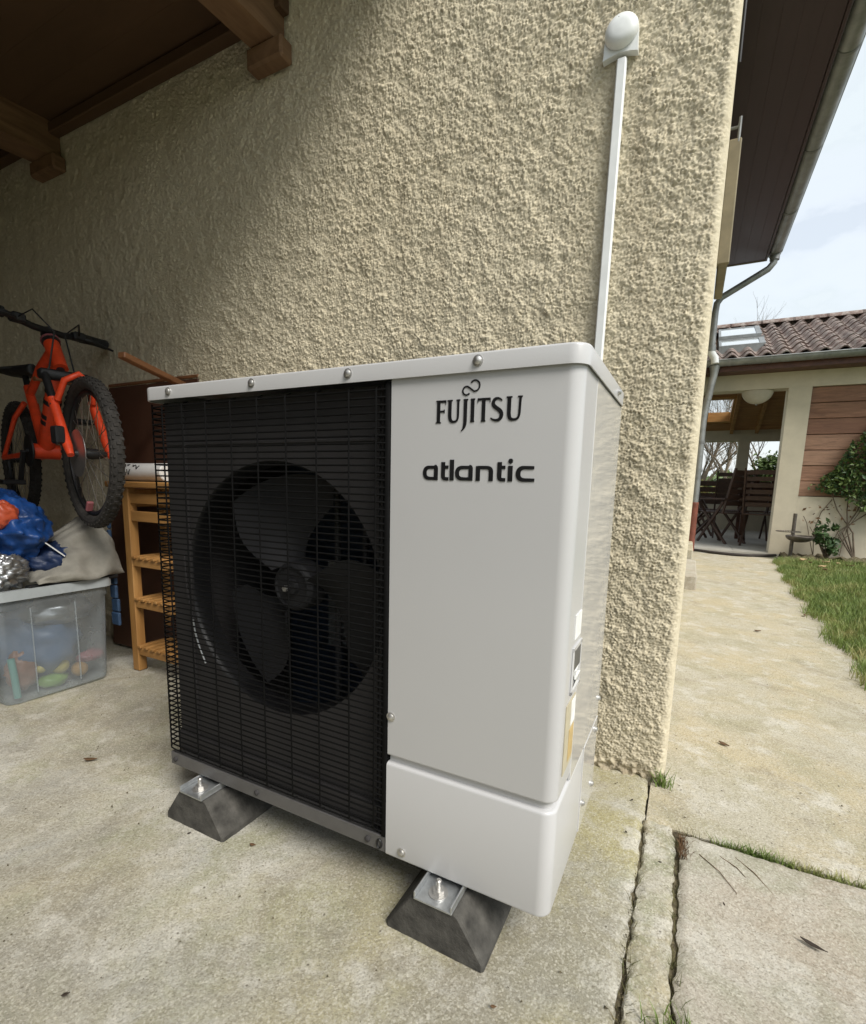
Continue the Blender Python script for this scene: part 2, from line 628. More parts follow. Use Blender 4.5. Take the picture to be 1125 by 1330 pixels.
    plain('foil', (.45, .46, .47), .38, .9, var=.1, scale=12)
    plain('strap_blue', (.018, .045, .095), .7, var=.35, scale=60)
    for nm, c in (('toy_green', (.17, .30, .05)), ('toy_yellow', (.42, .36, .10)), ('toy_orange', (.38, .22, .07)),
                  ('toy_pink', (.28, .09, .10)), ('toy_teal', (.10, .28, .24)), ('toy_brown', (.22, .10, .06)),
                  ('toy_blue', (.08, .13, .22))):
        plain(nm, c, .45, var=.08)
    plain('can_white', (.72, .72, .70), .4, var=.05)
    plain('bike_orange', (.78, .070, .020), .4, var=.2, scale=20)
    plain('bike_black', (.012, .012, .013), .5, var=.2)
    plain('tyre', (.028, .025, .022), .9, var=.4, scale=40, bump=.3)
    plain('spoke', (.35, .34, .32), .35, .9)
    plain('alloy', (.4, .4, .4), .4, .9)
    plain('bark', (.11, .085, .06), .9, var=.35, scale=12)
    plain('twig_bark', (.16, .125, .085), .9, var=.3, scale=8)
    for nm, a, b in (('leaf_dark', (.022, .055, .016), (.06, .11, .03)), ('leaf_mid', (.05, .09, .02), (.115, .16, .04)),
                     ('leaf_yellow', (.13, .13, .03), (.25, .22, .07))):
        m = NT(nm)
        m.set(Base_Color=m.ramp(m.noise(m.pos(), 9, 4, .7), [(.3, a), (.7, b)]), Roughness=.5)
    plain('leaf_dead', (.12, .065, .028), .8, var=.4, scale=60)
    plain('leaf_dry_pale', (.50, .36, .20), .8, var=.25, scale=30)
    plain('leaf_black', (.03, .02, .012), .8, var=.4, scale=60)
    plain('lamp_shade', (.40, .37, .30), .8, var=.05)
    plain('hose', (.03, .024, .02), .7)
    plain('white_frame', (.62, .64, .64), .5, var=.06)


make_materials()


# ================================================================== SETTING
WY, WX = .685, 1.088           # gable wall plane, wall corner


def slab(name, x0, x1, y0, y1, step, mat, seed, z=0, edge=.0055, depth=.09, tilt=None):
    nx, ny = int((x1 - x0) / step) + 1, int((y1 - y0) / step) + 1
    X, Y = np.meshgrid(np.linspace(x0, x1, nx), np.linspace(y0, y1, ny), indexing='ij')
    Z = z + .0018 * fftnoise(nx, ny, step, .3, 1.2, seed) + .0004 * fftnoise(nx, ny, step, step * 2, .08, seed + 1)
    e = np.minimum(np.minimum(X - x0, x1 - X), np.minimum(Y - y0, y1 - Y))
    wob = edge * (1 + .6 * fftnoise(nx, ny, step, .03, .3, seed + 2)).clip(.15, 3)
    Z -= .006 * np.exp(-(e / wob) ** 1.4)
    if tilt is not None:
        Z += tilt(X, Y)
    # ragged sides and skirt
    jx = .0022 * fftnoise(nx, ny, step, .03, .25, seed + 3)
    k = np.exp(-e / .02)
    X2, Y2 = X + jx * k, Y + .0022 * fftnoise(nx, ny, step, .03, .25, seed + 4) * k
    XX = np.pad(X2, 1, mode='edge')
    YY = np.pad(Y2, 1, mode='edge')
    ZZ = np.pad(Z, 1, mode='edge')
    b = np.zeros_like(ZZ, bool)
    b[0], b[-1], b[:, 0], b[:, -1] = True, True, True, True
    ZZ[b] -= depth
    me = gridmesh(name, XX, YY, ZZ)
    ob = link(name, me, mat, None, 50, fix=False)
    ob['kind'] = 'structure'
    return ob


def build_ground():
    g = MB().quad((-160, -160, -.07), (160, -160, -.07), (160, 160, -.07), (-160, 160, -.07)).build('ground', 'turf')
    g['kind'] = 'structure'
    s = MB().quad((-4, -5, -.012), (2.2, -5, -.012), (2.2, 8, -.012), (-4, 8, -.012)).build('soil_bed', 'soil')
    s['kind'] = 'structure'
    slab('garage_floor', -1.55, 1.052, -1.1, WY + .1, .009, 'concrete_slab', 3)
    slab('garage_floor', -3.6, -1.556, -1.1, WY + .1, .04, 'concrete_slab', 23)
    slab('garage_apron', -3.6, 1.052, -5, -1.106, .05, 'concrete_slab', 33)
    slab('kerb_strip', 1.0575, 1.1225, -1.1, .5035, .004, 'concrete_kerb', 5, edge=.005)
    slab('paving_pad', 1.132, 2.6, -1.6, .490, .009, 'concrete_pad', 7, z=.001)
    tl = lambda X, Y: np.where(X > 1.0, 0, 0)
    # path: straight slab whose right side curves away under the lawn edge
    step = .015
    y0, y1 = .507, 6.86
    ny = int((y1 - y0) / step) + 1
    nx = 70
    ty = np.linspace(y0, y1, ny)
    xr = np.interp(ty, [.5, 1.2, 2.2, 3.55, 5, 6.9], [1.9, 1.88, 1.9, 1.96, 2.03, 2.16]) + .02 * np.sin(ty * 5) + .012 * np.sin(ty * 13)
    S = np.linspace(0, 1, nx)[:, None]
    xl = np.where(ty < WY, 1.0575, WX + .002)
    X = xl[None, :] + (xr - xl)[None, :] * S
    Y = np.repeat(ty[None, :], nx, 0)
    Z = .0012 * fftnoise(nx, ny, step, .3, 1.5, 91) + .0003 * fftnoise(nx, ny, step, .03, .08, 92)
    e = np.minimum(Y - y0, xr[None, :] - X)
    Z -= .007 * np.exp(-(e / .007) ** 1.3)
    XX, YY, ZZ = (np.pad(a, 1, mode='edge') for a in (X, Y, Z))
    b = np.zeros_like(ZZ, bool)
    b[0], b[-1], b[:, 0], b[:, -1] = True, True, True, True
    ZZ[b] -= .08
    ob = link('path', gridmesh('path', XX, YY, ZZ), 'concrete_path', None, 50, fix=False)
    ob['kind'] = 'structure'
    # lawn sheet
    ny = 120
    ty = np.linspace(.52, 6.62, ny)
    xl = np.interp(ty, [.5, 1.2, 2.2, 3.55, 5, 6.9], [1.88, 1.86, 1.88, 1.94, 2.01, 2.15])
    S = np.linspace(0, 1, 60)[:, None]
    X = xl[None, :] + (9 - xl)[None, :] * S ** 1.5
    Y = np.repeat(ty[None, :], 60, 0)
    Z = -.006 + .03 * (1 - np.exp(-(X - xl[None, :]) / .3)) + .008 * fftnoise(60, ny, .05, .2, 2, 61)
    ob = link('lawn', gridmesh('lawn', X, Y, Z), 'turf', None, None, fix=False)
    ob['kind'] = 'structure'
    # grass blades
    N = 52000
    r = np.random.default_rng(5)
    y = .55 + (6.45 - .55) * r.random(N) ** .8
    xl_ = np.interp(y, [.5, 1.2, 2.2, 3.55, 5, 6.9], [1.88, 1.86, 1.88, 1.94, 2.01, 2.15])
    x = xl_ - .035 + 2.6 * r.random(N) ** 1.8 + .02 * r.standard_normal(N) + .03 * np.sin(y * 9)
    blades('grass', x, y, -.004 + .028 * (1 - np.exp(-(np.maximum(x - xl_, 0)) / .3)), .028, .075, .0035, 'grass_blade',
           'short green grass of the lawn beside the path', 'grass', r)
    # bed of soil before the patio wall
    X, Y = np.meshgrid(np.linspace(2.16, 5, 60), np.linspace(6.45, 6.9, 16), indexing='ij')
    Z = .03 + .02 * fftnoise(60, 16, .05, .12, .6, 77)
    ob = link('planting_bed', gridmesh('planting_bed', X, Y, Z), 'soil', None, None, fix=False)
    ob['kind'] = 'structure'
    # weeds and moss in the joints
    xs, ys = [], []

    def along(n, x0, y0, x1, y1, w):
        t = r.random(n)
        xs.append(x0 + (x1 - x0) * t + w * r.standard_normal(n))
        ys.append(y0 + (y1 - y0) * t + w * r.standard_normal(n))
    along(260, 1.058, -.35, 1.058, .12, .004)
    along(60, 1.058, .1, 1.058, .3, .003)
    along(170, 1.128, -.3, 1.128, .16, .004)
    along(70, 1.128, .18, 1.128, .48, .003)
    along(60, 1.13, .496, 1.25, .497, .003)
    xs, ys = np.concatenate(xs), np.concatenate(ys)
    blades('joint_grass', xs, ys, np.full(len(xs), -.02), .016, .036, .0018, 'dry_grass',
           'thin weeds and moss growing in the slab joints', 'weeds', r)
    xs, ys = [], []
    along(900, 1.26, .497, 1.72, .498, .006)
    along(150, 1.2, .497, 1.3, .498, .003)
    xs, ys = np.concatenate(xs), np.concatenate(ys)
    blades('moss_strip', xs, ys, np.full(len(xs), -.015), .016, .032, .0022, 'grass_blade',
           'green moss strip filling the joint between pad and path', 'moss', r)
    t = r.random(160)
    xs = 1.132 + .010 * np.abs(r.standard_normal(160))
    ys = .40 + .075 * t
    blades('root_tuft', xs, ys, np.full(160, -.006), .012, .03, .0014, 'leaf_dead',
           'brown dried root tuft at the corner of the paving pad', 'weed', r, kind=None)
    xs = 1.086 + .012 * r.standard_normal(70)
    ys = .672 + .008 * r.standard_normal(70)
    blades('weed_tuft', xs, ys, np.full(70, -.01), .03, .065, .003, 'grass_blade',
           'small green weed tuft at the foot of the wall corner', 'weed', r, kind=None)
    xs = 1.135 + .02 * r.standard_normal(80)
    ys = .0 + .02 * r.standard_normal(80)
    blades('weed_tuft', xs, ys, np.full(80, -.01), .025, .05, .0025, 'grass_blade',
           'green weed tuft in the joint at the bottom edge of the picture', 'weed', r, kind=None)


def blades(name, x, y, z, h0, h1, w, mat, label, cat, r, kind='stuff'):
    N = len(x)
    a = r.random(N) * 2 * PI
    h = h0 + (h1 - h0) * r.random(N)
    lean = h * (.2 + .6 * r.random(N))
    la = r.random(N) * 2 * PI
    base = np.stack([x, y, z], -1)
    side = np.stack([np.cos(a), np.sin(a), 0 * a], -1) * (w * (.6 + .8 * r.random(N)))[:, None] / 2
    ld = np.stack([np.cos(la), np.sin(la), 0 * la], -1)
    upz = np.array([0, 0, 1.])
    mid = base + ld * (lean * .35)[:, None] + upz * (h * .6)[:, None]
    tip = base + ld * lean[:, None] + upz * h[:, None]
    V = np.stack([base - side, base + side, mid + side * .7, mid - side * .7, tip], 1).reshape(-1, 3)
    i = np.arange(N)[:, None] * 5
    T = np.concatenate([i + np.array([0, 1, 2]), i + np.array([0, 2, 3]), i + np.array([3, 2, 4])], 0)
    ob = soup(name, V, T, mat)
    ob['label'], ob['category'] = label, cat
    if kind:
        ob['kind'] = kind
    return ob


build_ground()


GT = np.random.default_rng(5).random((4, 512, 512))


def grains(X, Z, cell, keep=1.0):
    """pebble-dash relief: rounded grains of uneven size on a jittered lattice"""
    i, j = np.floor(X / cell).astype(int), np.floor(Z / cell).astype(int)
    out = np.zeros_like(X)
    for di in (-1, 0, 1):
        for dj in (-1, 0, 1):
            a, b = (i + di) % 512, (j + dj) % 512
            dx = X - (i + di + GT[0][a, b]) * cell
            dz = Z - (j + dj + GT[1][a, b]) * cell
            q = 1 - (dx * dx + dz * dz) / (cell * (.35 + .65 * GT[2][a, b])) ** 2
            hh = np.where(GT[3][a, b] <= keep, .25 + .75 * GT[3][a, b] / keep, 0)
            out = np.maximum(out, hh * np.sqrt(np.clip(q, 0, 1)))
    return out


def build_house():
    h = thing('house', 'beige roughcast house with brown eaves and grey gutter', 'house', (WX, WY, 0))
    # ---- gable wall as real roughcast relief, finest where it is seen best
    zt = 2.35
    for k, (x0, x1, z0, z1, step) in enumerate(((-1.0, WX, 1.0, zt, .0024), (.62, WX, -.03, 1.012, .0024), (-1.0, .64, -.03, 1.012, .007), (-3.6, -.975, -.03, zt, .0048))):
        nx, nz = int((x1 - x0) / step) + 1, int((z1 - z0) / step) + 1
        X, Z = np.meshgrid(np.linspace(x0, x1, nx), np.linspace(z0, z1, nz), indexing='ij')
        fine = step < .003
        n2 = fftnoise(nx, nz, step, max(.0052, 2.2 * step), .009 if fine else .013, 10 * k + 2)
        n3 = fftnoise(nx, nz, step, .06, .45, 10 * k + 3)
        n4 = fftnoise(nx, nz, step, .02, .06, 10 * k + 4)
        H = .0052 * np.maximum(grains(X, Z, .0063), np.maximum(.55 * grains(X + 3.3, Z + 1.7, .0048), 1.15 * grains(X + 1.1, Z + 5.2, .0095, .3)))
        H = H * (1 + .16 * n3.clip(-1.8, 1.8)) + .0011 * n2 + .0005 * n4 + .0006 * n3 - .002
        if x1 == WX:
            corner = np.clip((X - (x1 - .022)) / .022, 0, 1)
        else:
            corner = np.zeros_like(X)
        H = H * (1 - .8 * corner)
        H += np.clip((.06 - Z) / .06, 0, 1) * .004 * fftnoise(nx, nz, step, .02, .08, 9)
        Y = WY - H + .012 * corner ** 2.5
        if x1 == WX:                                       # return the edge round the corner
            X = np.concatenate([X, X[-1:] + .0015], 0)
            Y = np.concatenate([Y, Y[-1:] + .03], 0)
            Z = np.concatenate([Z, Z[-1:]], 0)
        me = gridmesh('gable_wall', X - WX, Y - WY, Z)
        link('gable_wall', me, 'roughcast', h, None, ORG[h.name], fix=False)
    z1 = zt
    # upper gable and long side
    MB().prism([(-3.6, z1), (WX - .002, z1), (WX - .002, 3.55), (-1.4, 4.6), (-3.6, 3.9)], .15, (0, WY + .002, 0)).build('upper_gable', 'roughcast_far', h)
    MB().box(WX - .16, WX + .0005, WY + .03, 6.62, -.05, 3.56).build('side_wall', 'roughcast_far', h)
    MB().box(-3.6, WX - .17, 6.46, 6.62, -.05, 3.5).build('rear_wall', 'roughcast_far', h)
    # eaves: soffit boards, fascia
    for i in range(5):
        a = WX + .004 + i * .104
        MB().box(a, a + .1038, .45, 6.52, 3.470, 3.488, .0008).build('soffit_board', 'soffit_wood', h)
    MB().box(WX + .527, WX + .549, .45, 6.52, 3.462, 3.60, .003).build('fascia', 'soffit_wood', h)
    MB().box(WX + .002, WX + .55, 6.523, 6.545, 3.462, 3.62, .003).build('end_board', 'shutter_paint', h)
    rf = MB()
    rf.prism([(WX + .60, 3.615), (WX + .60, 3.68), (-1.4, 4.78), (-1.4, 4.7)], 6.2, (0, .4, 0))
    rf.prism([(-1.4, 4.7), (-1.4, 4.78), (-4.0, 3.75), (-4.0, 3.68)], 6.2, (0, .4, 0))
    rf.build('roof', 'roof_tile', h)
    # gutter (half round) with beads and brackets
    gx, gz, gr = WX + .615, 3.545, .068
    g = MB()
    arc = [(gx + gr * math.cos(t), gz + gr * math.sin(t)) for t in np.linspace(PI, 2 * PI, 13)]
    arc2 = [(gx + (gr - .003) * math.cos(t), gz + (gr - .003) * math.sin(t)) for t in np.linspace(2 * PI, PI, 13)]
    g.prism(arc + arc2, 6.16, (0, .4, 0))
    g.tube([(gx + gr, .4, gz + .002), (gx + gr, 6.56, gz + .002)], .009, 8)
    g.prism([(gx + gr * math.cos(t), gz + gr * math.sin(t)) for t in np.linspace(PI, 2 * PI, 13)], .004, (0, 6.555, 0))
    gt = g.build('gutter', 'zinc', h, 40)
    for y in (1.5, 2.5, 3.5, 4.5, 5.5, 6.4):
        b = MB()
        a1 = [(gx + (gr + .003) * math.cos(t), gz + (gr + .003) * math.sin(t)) for t in np.linspace(PI, 2 * PI, 13)]
        a2 = [(gx + (gr + .0005) * math.cos(t), gz + (gr + .0005) * math.sin(t)) for t in np.linspace(2 * PI, PI, 13)]
        b.prism(a1 + a2, .028, (0, y, 0)).build('gutter_bracket', 'zinc_dark', gt, 40)
    # downpipe: from the gutter back to the wall, down, and out over the patio gutter
    px, py = WX + .072, 6.46
    path = [(gx, py, gz - .05), (gx - .005, py, gz - .14), (gx - .05, py, gz - .20), (px + .05, py, 3.10), (px + .008, py, 3.04), (px, py, 2.94),
            (px, py, 2.50)]
    dp = MB().tube(path, .037, 14).build('downpipe', 'zinc', h, 50)
    MB().tube([(px, py, 2.49), (px, py, 2.55)], .047, 14).build('pipe_sleeve', 'zinc', dp, 50)
    MB().tube([(px, py, 2.52), (px + .004, py - .0, 2.47), (px + .045, py + .0, 2.405), (px + .052, py + .0, 2.345)], .043, 14).build('pipe_elbow', 'white_frame', dp, 50)
    MB().tube([(gx, py, gz - .06), (gx, py, gz - .115)], .049, 14).build('pipe_sleeve', 'zinc_dark', dp, 50)
    # window shutter folded back on the long side, with its hinge hook
    sh = MB().box(WX + .012, WX + .048, 1.80, 2.25, 1.735, 2.17, .004).build('shutter', 'shutter_paint', h)
    MB().box(WX + .006, WX + .052, 1.775, 1.799, 1.72, 2.185, .004).build('shutter_edge', 'shutter_paint', sh)
    MB().tube([(WX - .01, 1.78, 2.225), (WX + .035, 1.78, 2.225), (WX + .04, 1.78, 2.26), (WX + .04, 1.78, 2.17)], .006, 8).build('hinge_hook', 'zinc_dark', sh, 60)
    MB().tube([(WX + .008, 1.1, 2.0), (WX + .008, 1.1, 2.75)], .005, 6).build('cable', 'black_plastic', h, 60)
    # concrete door step against the long side
    MB().box(WX + .002, WX + .105, 3.76, 4.9, -.03, .115, .008).build('door_step', 'concrete_pad', h)
    MB().box(WX + .002, WX + .075, 4.93, 5.9, -.03, .21, .01).build('door_sill', 'concrete_path', h)
    return h


house = build_house()


def build_carport():
    c = thing('carport_roof', 'dark timber carport ceiling with beams fixed to the roughcast wall', 'roof', (-.25, WY, 2.2))
    slope = .07          # falls towards the front
    zc = lambda y: 2.315 + slope * (y - WY)
    yf = -2.75
    for i in range(23):
        y1 = WY - .012 - i * .15
        y0 = y1 - .1495
        b = MB()
        z1, z0 = zc(y1), zc(y0)
        b.add([(-3.55, y0, z0), (-.185, y0, z0), (-.185, y1, z1), (-3.55, y1, z1),
               (-3.55, y0, z0 + .022), (-.185, y0, z0 + .022), (-.185, y1, z1 + .022), (-3.55, y1, z1 + .022)],
              [(0, 3, 2, 1), (4, 5, 6, 7), (0, 1, 5, 4), (1, 2, 6, 5), (2, 3, 7, 6), (3, 0, 4, 7)])
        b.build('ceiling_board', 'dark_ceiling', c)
    for xa, xb in ((-.315, -.215), (-1.67, -1.53), (-2.95, -2.83)):
        b = MB()
        v = []
        for x in (xa, xb):
            for y in (yf, WY - .006):
                v += [(x, y, zc(y) - .135), (x, y, zc(y) - .001)]
        b.add(v, [(0, 1, 3, 2), (4, 6, 7, 5), (0, 4, 5, 1), (2, 3, 7, 6), (0, 2, 6, 4), (1, 5, 7, 3)])
        r = b.build('beam', 'beam_wood', c)
        MB().box(xa - .02, xb + .035, WY - .06, WY - .004, zc(WY) - .20, zc(WY) - .137, .008).build('corbel', 'beam_wood', r)
    MB().box(-3.5, -.19, WY - .05, WY - .006, zc(WY) - .055, zc(WY) - .012, .004).build('wall_plate', 'dark_ceiling', c)
    b = MB()
    xr = .42  # covering carried on unseen past the beams, to deepen shade at the left
    b.add([(-3.7, yf - .1, zc(yf) + .12), (xr, yf - .1, zc(yf) + .12), (xr, WY - .01, zc(WY) + .14), (-3.7, WY - .01, zc(WY) + .14),
           (-3.7, yf - .1, zc(yf) + .19), (xr, yf - .1, zc(yf) + .19), (xr, WY - .01, zc(WY) + .21), (-3.7, WY - .01, zc(WY) + .21)],
          [(0, 3, 2, 1), (4, 5, 6, 7), (0, 1, 5, 4), (1, 2, 6, 5), (2, 3, 7, 6), (3, 0, 4, 7)])
    b.build('roof_shade_cover', 'roof_tile', c)
    w = MB().box(-3.6, -3.45, -2.7, WY - .02, -.05, 2.2).build('shade_wall', 'dark_ceiling')  # unseen wall added to keep light off the left side
    tag(w, 'added wall out of view, keeping the far left dark', 'wall')
    w = MB().box(-3.6, 1.5, -2.9, -2.76, -.05, 2.05).build('shade_wall', 'dark_ceiling')  # added behind the camera to block sky light from the front
    tag(w, 'added wall shading the carport, out of sight behind the viewer', 'wall')


build_carport()


# ================================================================== HEAT PUMP
def stroke(mb, pts, w, y, d=.0006, round_=False):
    """flat stroke of varying width along pts (x, z) in the plane y, facing -y"""
    P = [np.array(q, float) for q in pts]
    n = len(P)
    ws = w if hasattr(w, '__len__') else [w] * n
    L, Rr = [], []
    for i in range(n):
        a, b = P[max(i - 1, 0)], P[min(i + 1, n - 1)]
        t = (b - a) / (np.linalg.norm(b - a) + 1e-12)
        nn = np.array([-t[1], t[0]])
        L.append(P[i] + nn * ws[i] / 2)
        Rr.append(P[i] - nn * ws[i] / 2)
    vs, fs = [], []
    for i in range(n):
        vs += [(L[i][0], y, L[i][1]), (Rr[i][0], y, Rr[i][1]), (L[i][0], y + d, L[i][1]), (Rr[i][0], y + d, Rr[i][1])]
    for i in range(n - 1):
        a, b = 4 * i, 4 * i + 4
        fs += [(a, a + 1, b + 1, b), (a, b, b + 2, a + 2), (a + 1, a + 3, b + 3, b + 1)]
    fs += [(0, 2, 3, 1), (4 * n - 4, 4 * n - 3, 4 * n - 1, 4 * n - 2)]
    mb.add(vs, fs)


def bez(p0, p1, p2, p3, n=8):
    t = np.linspace(0, 1, n)[:, None]
    p0, p1, p2, p3 = map(np.array, (p0, p1, p2, p3))
    return ((1 - t) ** 3 * p0 + 3 * (1 - t) ** 2 * t * p1 + 3 * (1 - t) * t * t * p2 + t ** 3 * p3).tolist()


def lettering(parent, y):
    # upper word: serif capitals
    mb = MB()
    X = lambda u: .7165 + (u - 348) * (.1395 / 567)
    cz, ch = .8835, .0345
    lay = [0]

    def S(pts, w):
        lay[0] += 1
        k = .1395 / 567
        stroke(mb, [(X(u), cz + v * ch) for u, v in pts], [q * k for q in w] if hasattr(w, '__len__') else w * k, y - lay[0] * 2e-6)
    # F
    S([(367, 0), (367, 1)], 23)
    S([(367, .945), (420, .945)], [14, 15])
    S([(415, .99), (417, .80)], [9, 3])
    S([(370, .515), (408, .515)], 12)
    S([(407, .60), (407, .44)], 6)
    S([(349, .025), (386, .025)], 7)
    S([(350, .965), (366, .965)], 8)
    # U
    S([(446, 1), (446, .32)] + bez((446, .30), (448, .08), (460, .045), (475, .045)) + bez((475, .045), (492, .045), (502, .10), (503, .32)) + [(503, 1)],
      [23] * 2 + [23, 23, 22, 21, 19, 17, 15, 14] + [14] * 8 + [15])
    S([(428, .97), (464, .97)], 8)
    S([(490, .97), (516, .97)], 8)
    # J with its long tail
    S([(552, 1), (552, .4), (552, .1)] + bez((552, .08), (552, -.15), (545, -.27), (526, -.38)), [23, 23, 23, 23, 22, 21, 19, 16, 12, 8, 4])
    S([(538, .97), (569, .97)], 8)
    # I
    S([(600, 0), (600, 1)], 23)
    S([(586, .97), (615, .97)], 8)
    S([(587, .03), (614, .03)], 7)
    # T
    S([(672, 0), (672, .96)], 23)
    S([(632, .945), (714, .945)], 14)
    S([(636, .98), (633, .80)], [9, 3])
    S([(711, .98), (714, .80)], [9, 3])
    S([(657, .03), (687, .03)], 7)
    # S
    S(bez((789, .84), (778, .97), (735, 1.03), (733, .75), 9) + bez((733, .74), (735, .55), (792, .50), (788, .25), 9)[1:] +
      bez((788, .24), (785, .0), (745, -.02), (719, .15), 9)[1:], [7, 9, 11, 13, 15, 17, 19, 20, 21] + [23] * 4 + [24] * 4 + [22, 20, 18, 16, 14, 12, 9, 7])
    # U
    S([(834, 1), (834, .32)] + bez((834, .30), (836, .06), (850, .045), (866, .045)) + bez((866, .045), (886, .045), (897, .10), (899, .32)) + [(902, 1)],
      [23] * 2 + [23, 23, 22, 21, 19, 17, 15, 14] + [14] * 8 + [15])
    S([(816, .97), (852, .97)], 8)
    S([(886, .97), (915, .97)], 8)
    # double-loop mark above the J
    k = .1395 / 567
    pts = [(611 + 31 * math.cos(t), 1.535 + .228 * math.sin(t)) for t in np.linspace(2.55, -1.75, 26)]
    pts += [(556 + 25 * math.cos(t), 1.345 + .178 * math.sin(t)) for t in np.linspace(1.05, 5.6, 24)]
    S(pts, 9.5)
    mb.build('lettering', 'letter_black', parent)
    # lower word: rounded lower case
    mb = MB()
    k = .1825 / 736
    X = lambda u: .6968 + (u - 262) * k
    bz, xh = .7958, .0228

    def S(pts, w):
        lay[0] += 1
        stroke(mb, [(X(u), bz + v * xh) for u, v in pts], [q * k for q in w] if hasattr(w, '__len__') else w * k, y - lay[0] * 2e-6)

    def a_(x0, x1):
        c = (x0 + x1) / 2 - 3
        r = (x1 - x0) / 2 - 12
        q = []
        for t in np.linspace(.5 * PI, 1.5 * PI, 15):
            e = 2.6
            q.append((c + r * np.sign(math.cos(t)) * abs(math.cos(t)) ** (2 / e), .5 + .385 * np.sign(math.sin(t)) * abs(math.sin(t)) ** (2 / e)))
        S([(x1 - 18, .885)] + q + [(x1 - 18, .115)], [20] + [20 + 7 * math.sin(i / 14 * PI) for i in range(15)] + [20])
        S([(x1 - 14, 0), (x1 - 14, .80)] + [(x1 - 15, .88), (x1 - 19, .96), (x1 - 26, 1.0)], [28, 28, 27, 22, 12])

    def t_(x0):
        S([(x0 + 17, 1.24), (x0 + 17, .34)] + bez((x0 + 17, .3), (x0 + 17, .1), (x0 + 28, .1), (x0 + 56, .1), 7), [28, 28, 28, 27, 25, 23, 22, 21, 20])
        S([(x0 + 4, .90), (x0 + 54, .90)], 20)
    a_(262, 366)
    t_(386)
    S([(464, 0), (464, 1.40)], 29)
    a_(492, 607)
    S([(642, 0), (642, .98)], 28)
    S([(642, .885), (690, .885)] + bez((690, .885), (722, .885), (727, .78), (727, .55), 8) + [(727, 0)], [20, 20, 20, 21, 22, 24, 26, 27, 28, 28, 28])
    t_(764)
    S([(849, 0), (849, 1.0)], 29)
    S([(849 + 15 * math.cos(t) * .5, 1.30 + .16 * math.sin(t) * .5) for t in np.linspace(0, 2 * PI, 17)], 15)
    q = []
    for t in np.linspace(.5 * PI, 1.5 * PI, 15):
        q.append((940 + 42 * np.sign(math.cos(t)) * abs(math.cos(t)) ** (2 / 2.5), .5 + .39 * np.sign(math.sin(t)) * abs(math.sin(t)) ** (2 / 2.5)))
    S([(994, .885), (970, .885)] + q + [(970, .11), (998, .11)], [18, 20] + [20 + 9 * math.sin(i / 14 * PI) for i in range(15)] + [20, 18])
    mb.build('lettering', 'letter_black', parent)


def screw(parent, x, y, z, d='y', r=.0065):
    m = MB()
    if d == 'y':
        m.lathe([(r * 1.35, y), (r * 1.35, y - .0012), (r, y - .0016), (r * .95, y - .004), (r * .5, y - .0058), (0, y - .006)], (x, 0, z), 'y', 14)
    else:
        m.lathe([(r * 1.35, x), (r * 1.35, x + .0012), (r, x + .0016), (r * .95, x + .004), (r * .5, x + .0058), (0, x + .006)], (0, y, z), 'x', 14)
    return m.build('screw', 'screw_steel', parent, 35)


def rounded_L(x0, x1, y0, y1, r, n=10):
    """outline (x, y) of a sheet running along the front and round the right corner"""
    pts = [(x0, y0)]
    for t in np.linspace(-PI / 2, 0, n):
        pts.append((x1 - r + r * math.cos(t), y0 + r + r * math.sin(t)))
    pts.append((x1, y1))
    return pts


def sheet(mb, outline, rows):
    """rows: list of (z, inset) – a folded sheet swept along an outline; inset moves it inwards"""
    n = len(outline)
    P = np.array(outline)
    d = np.gradient(P, axis=0)
    d /= np.linalg.norm(d, axis=1)[:, None]
    nin = np.stack([-d[:, 1], d[:, 0]], -1)          # inward (left of travel)
    vs, fs = [], []
    for z, ins in rows:
        Q = P + nin * ins
        vs += [(a, b, z) for a, b in Q]
    for i in range(len(rows) - 1):
        for k in range(n - 1):
            fs.append((i * n + k, i * n + k + 1, (i + 1) * n + k + 1, (i + 1) * n + k))
    mb.add(vs, fs)


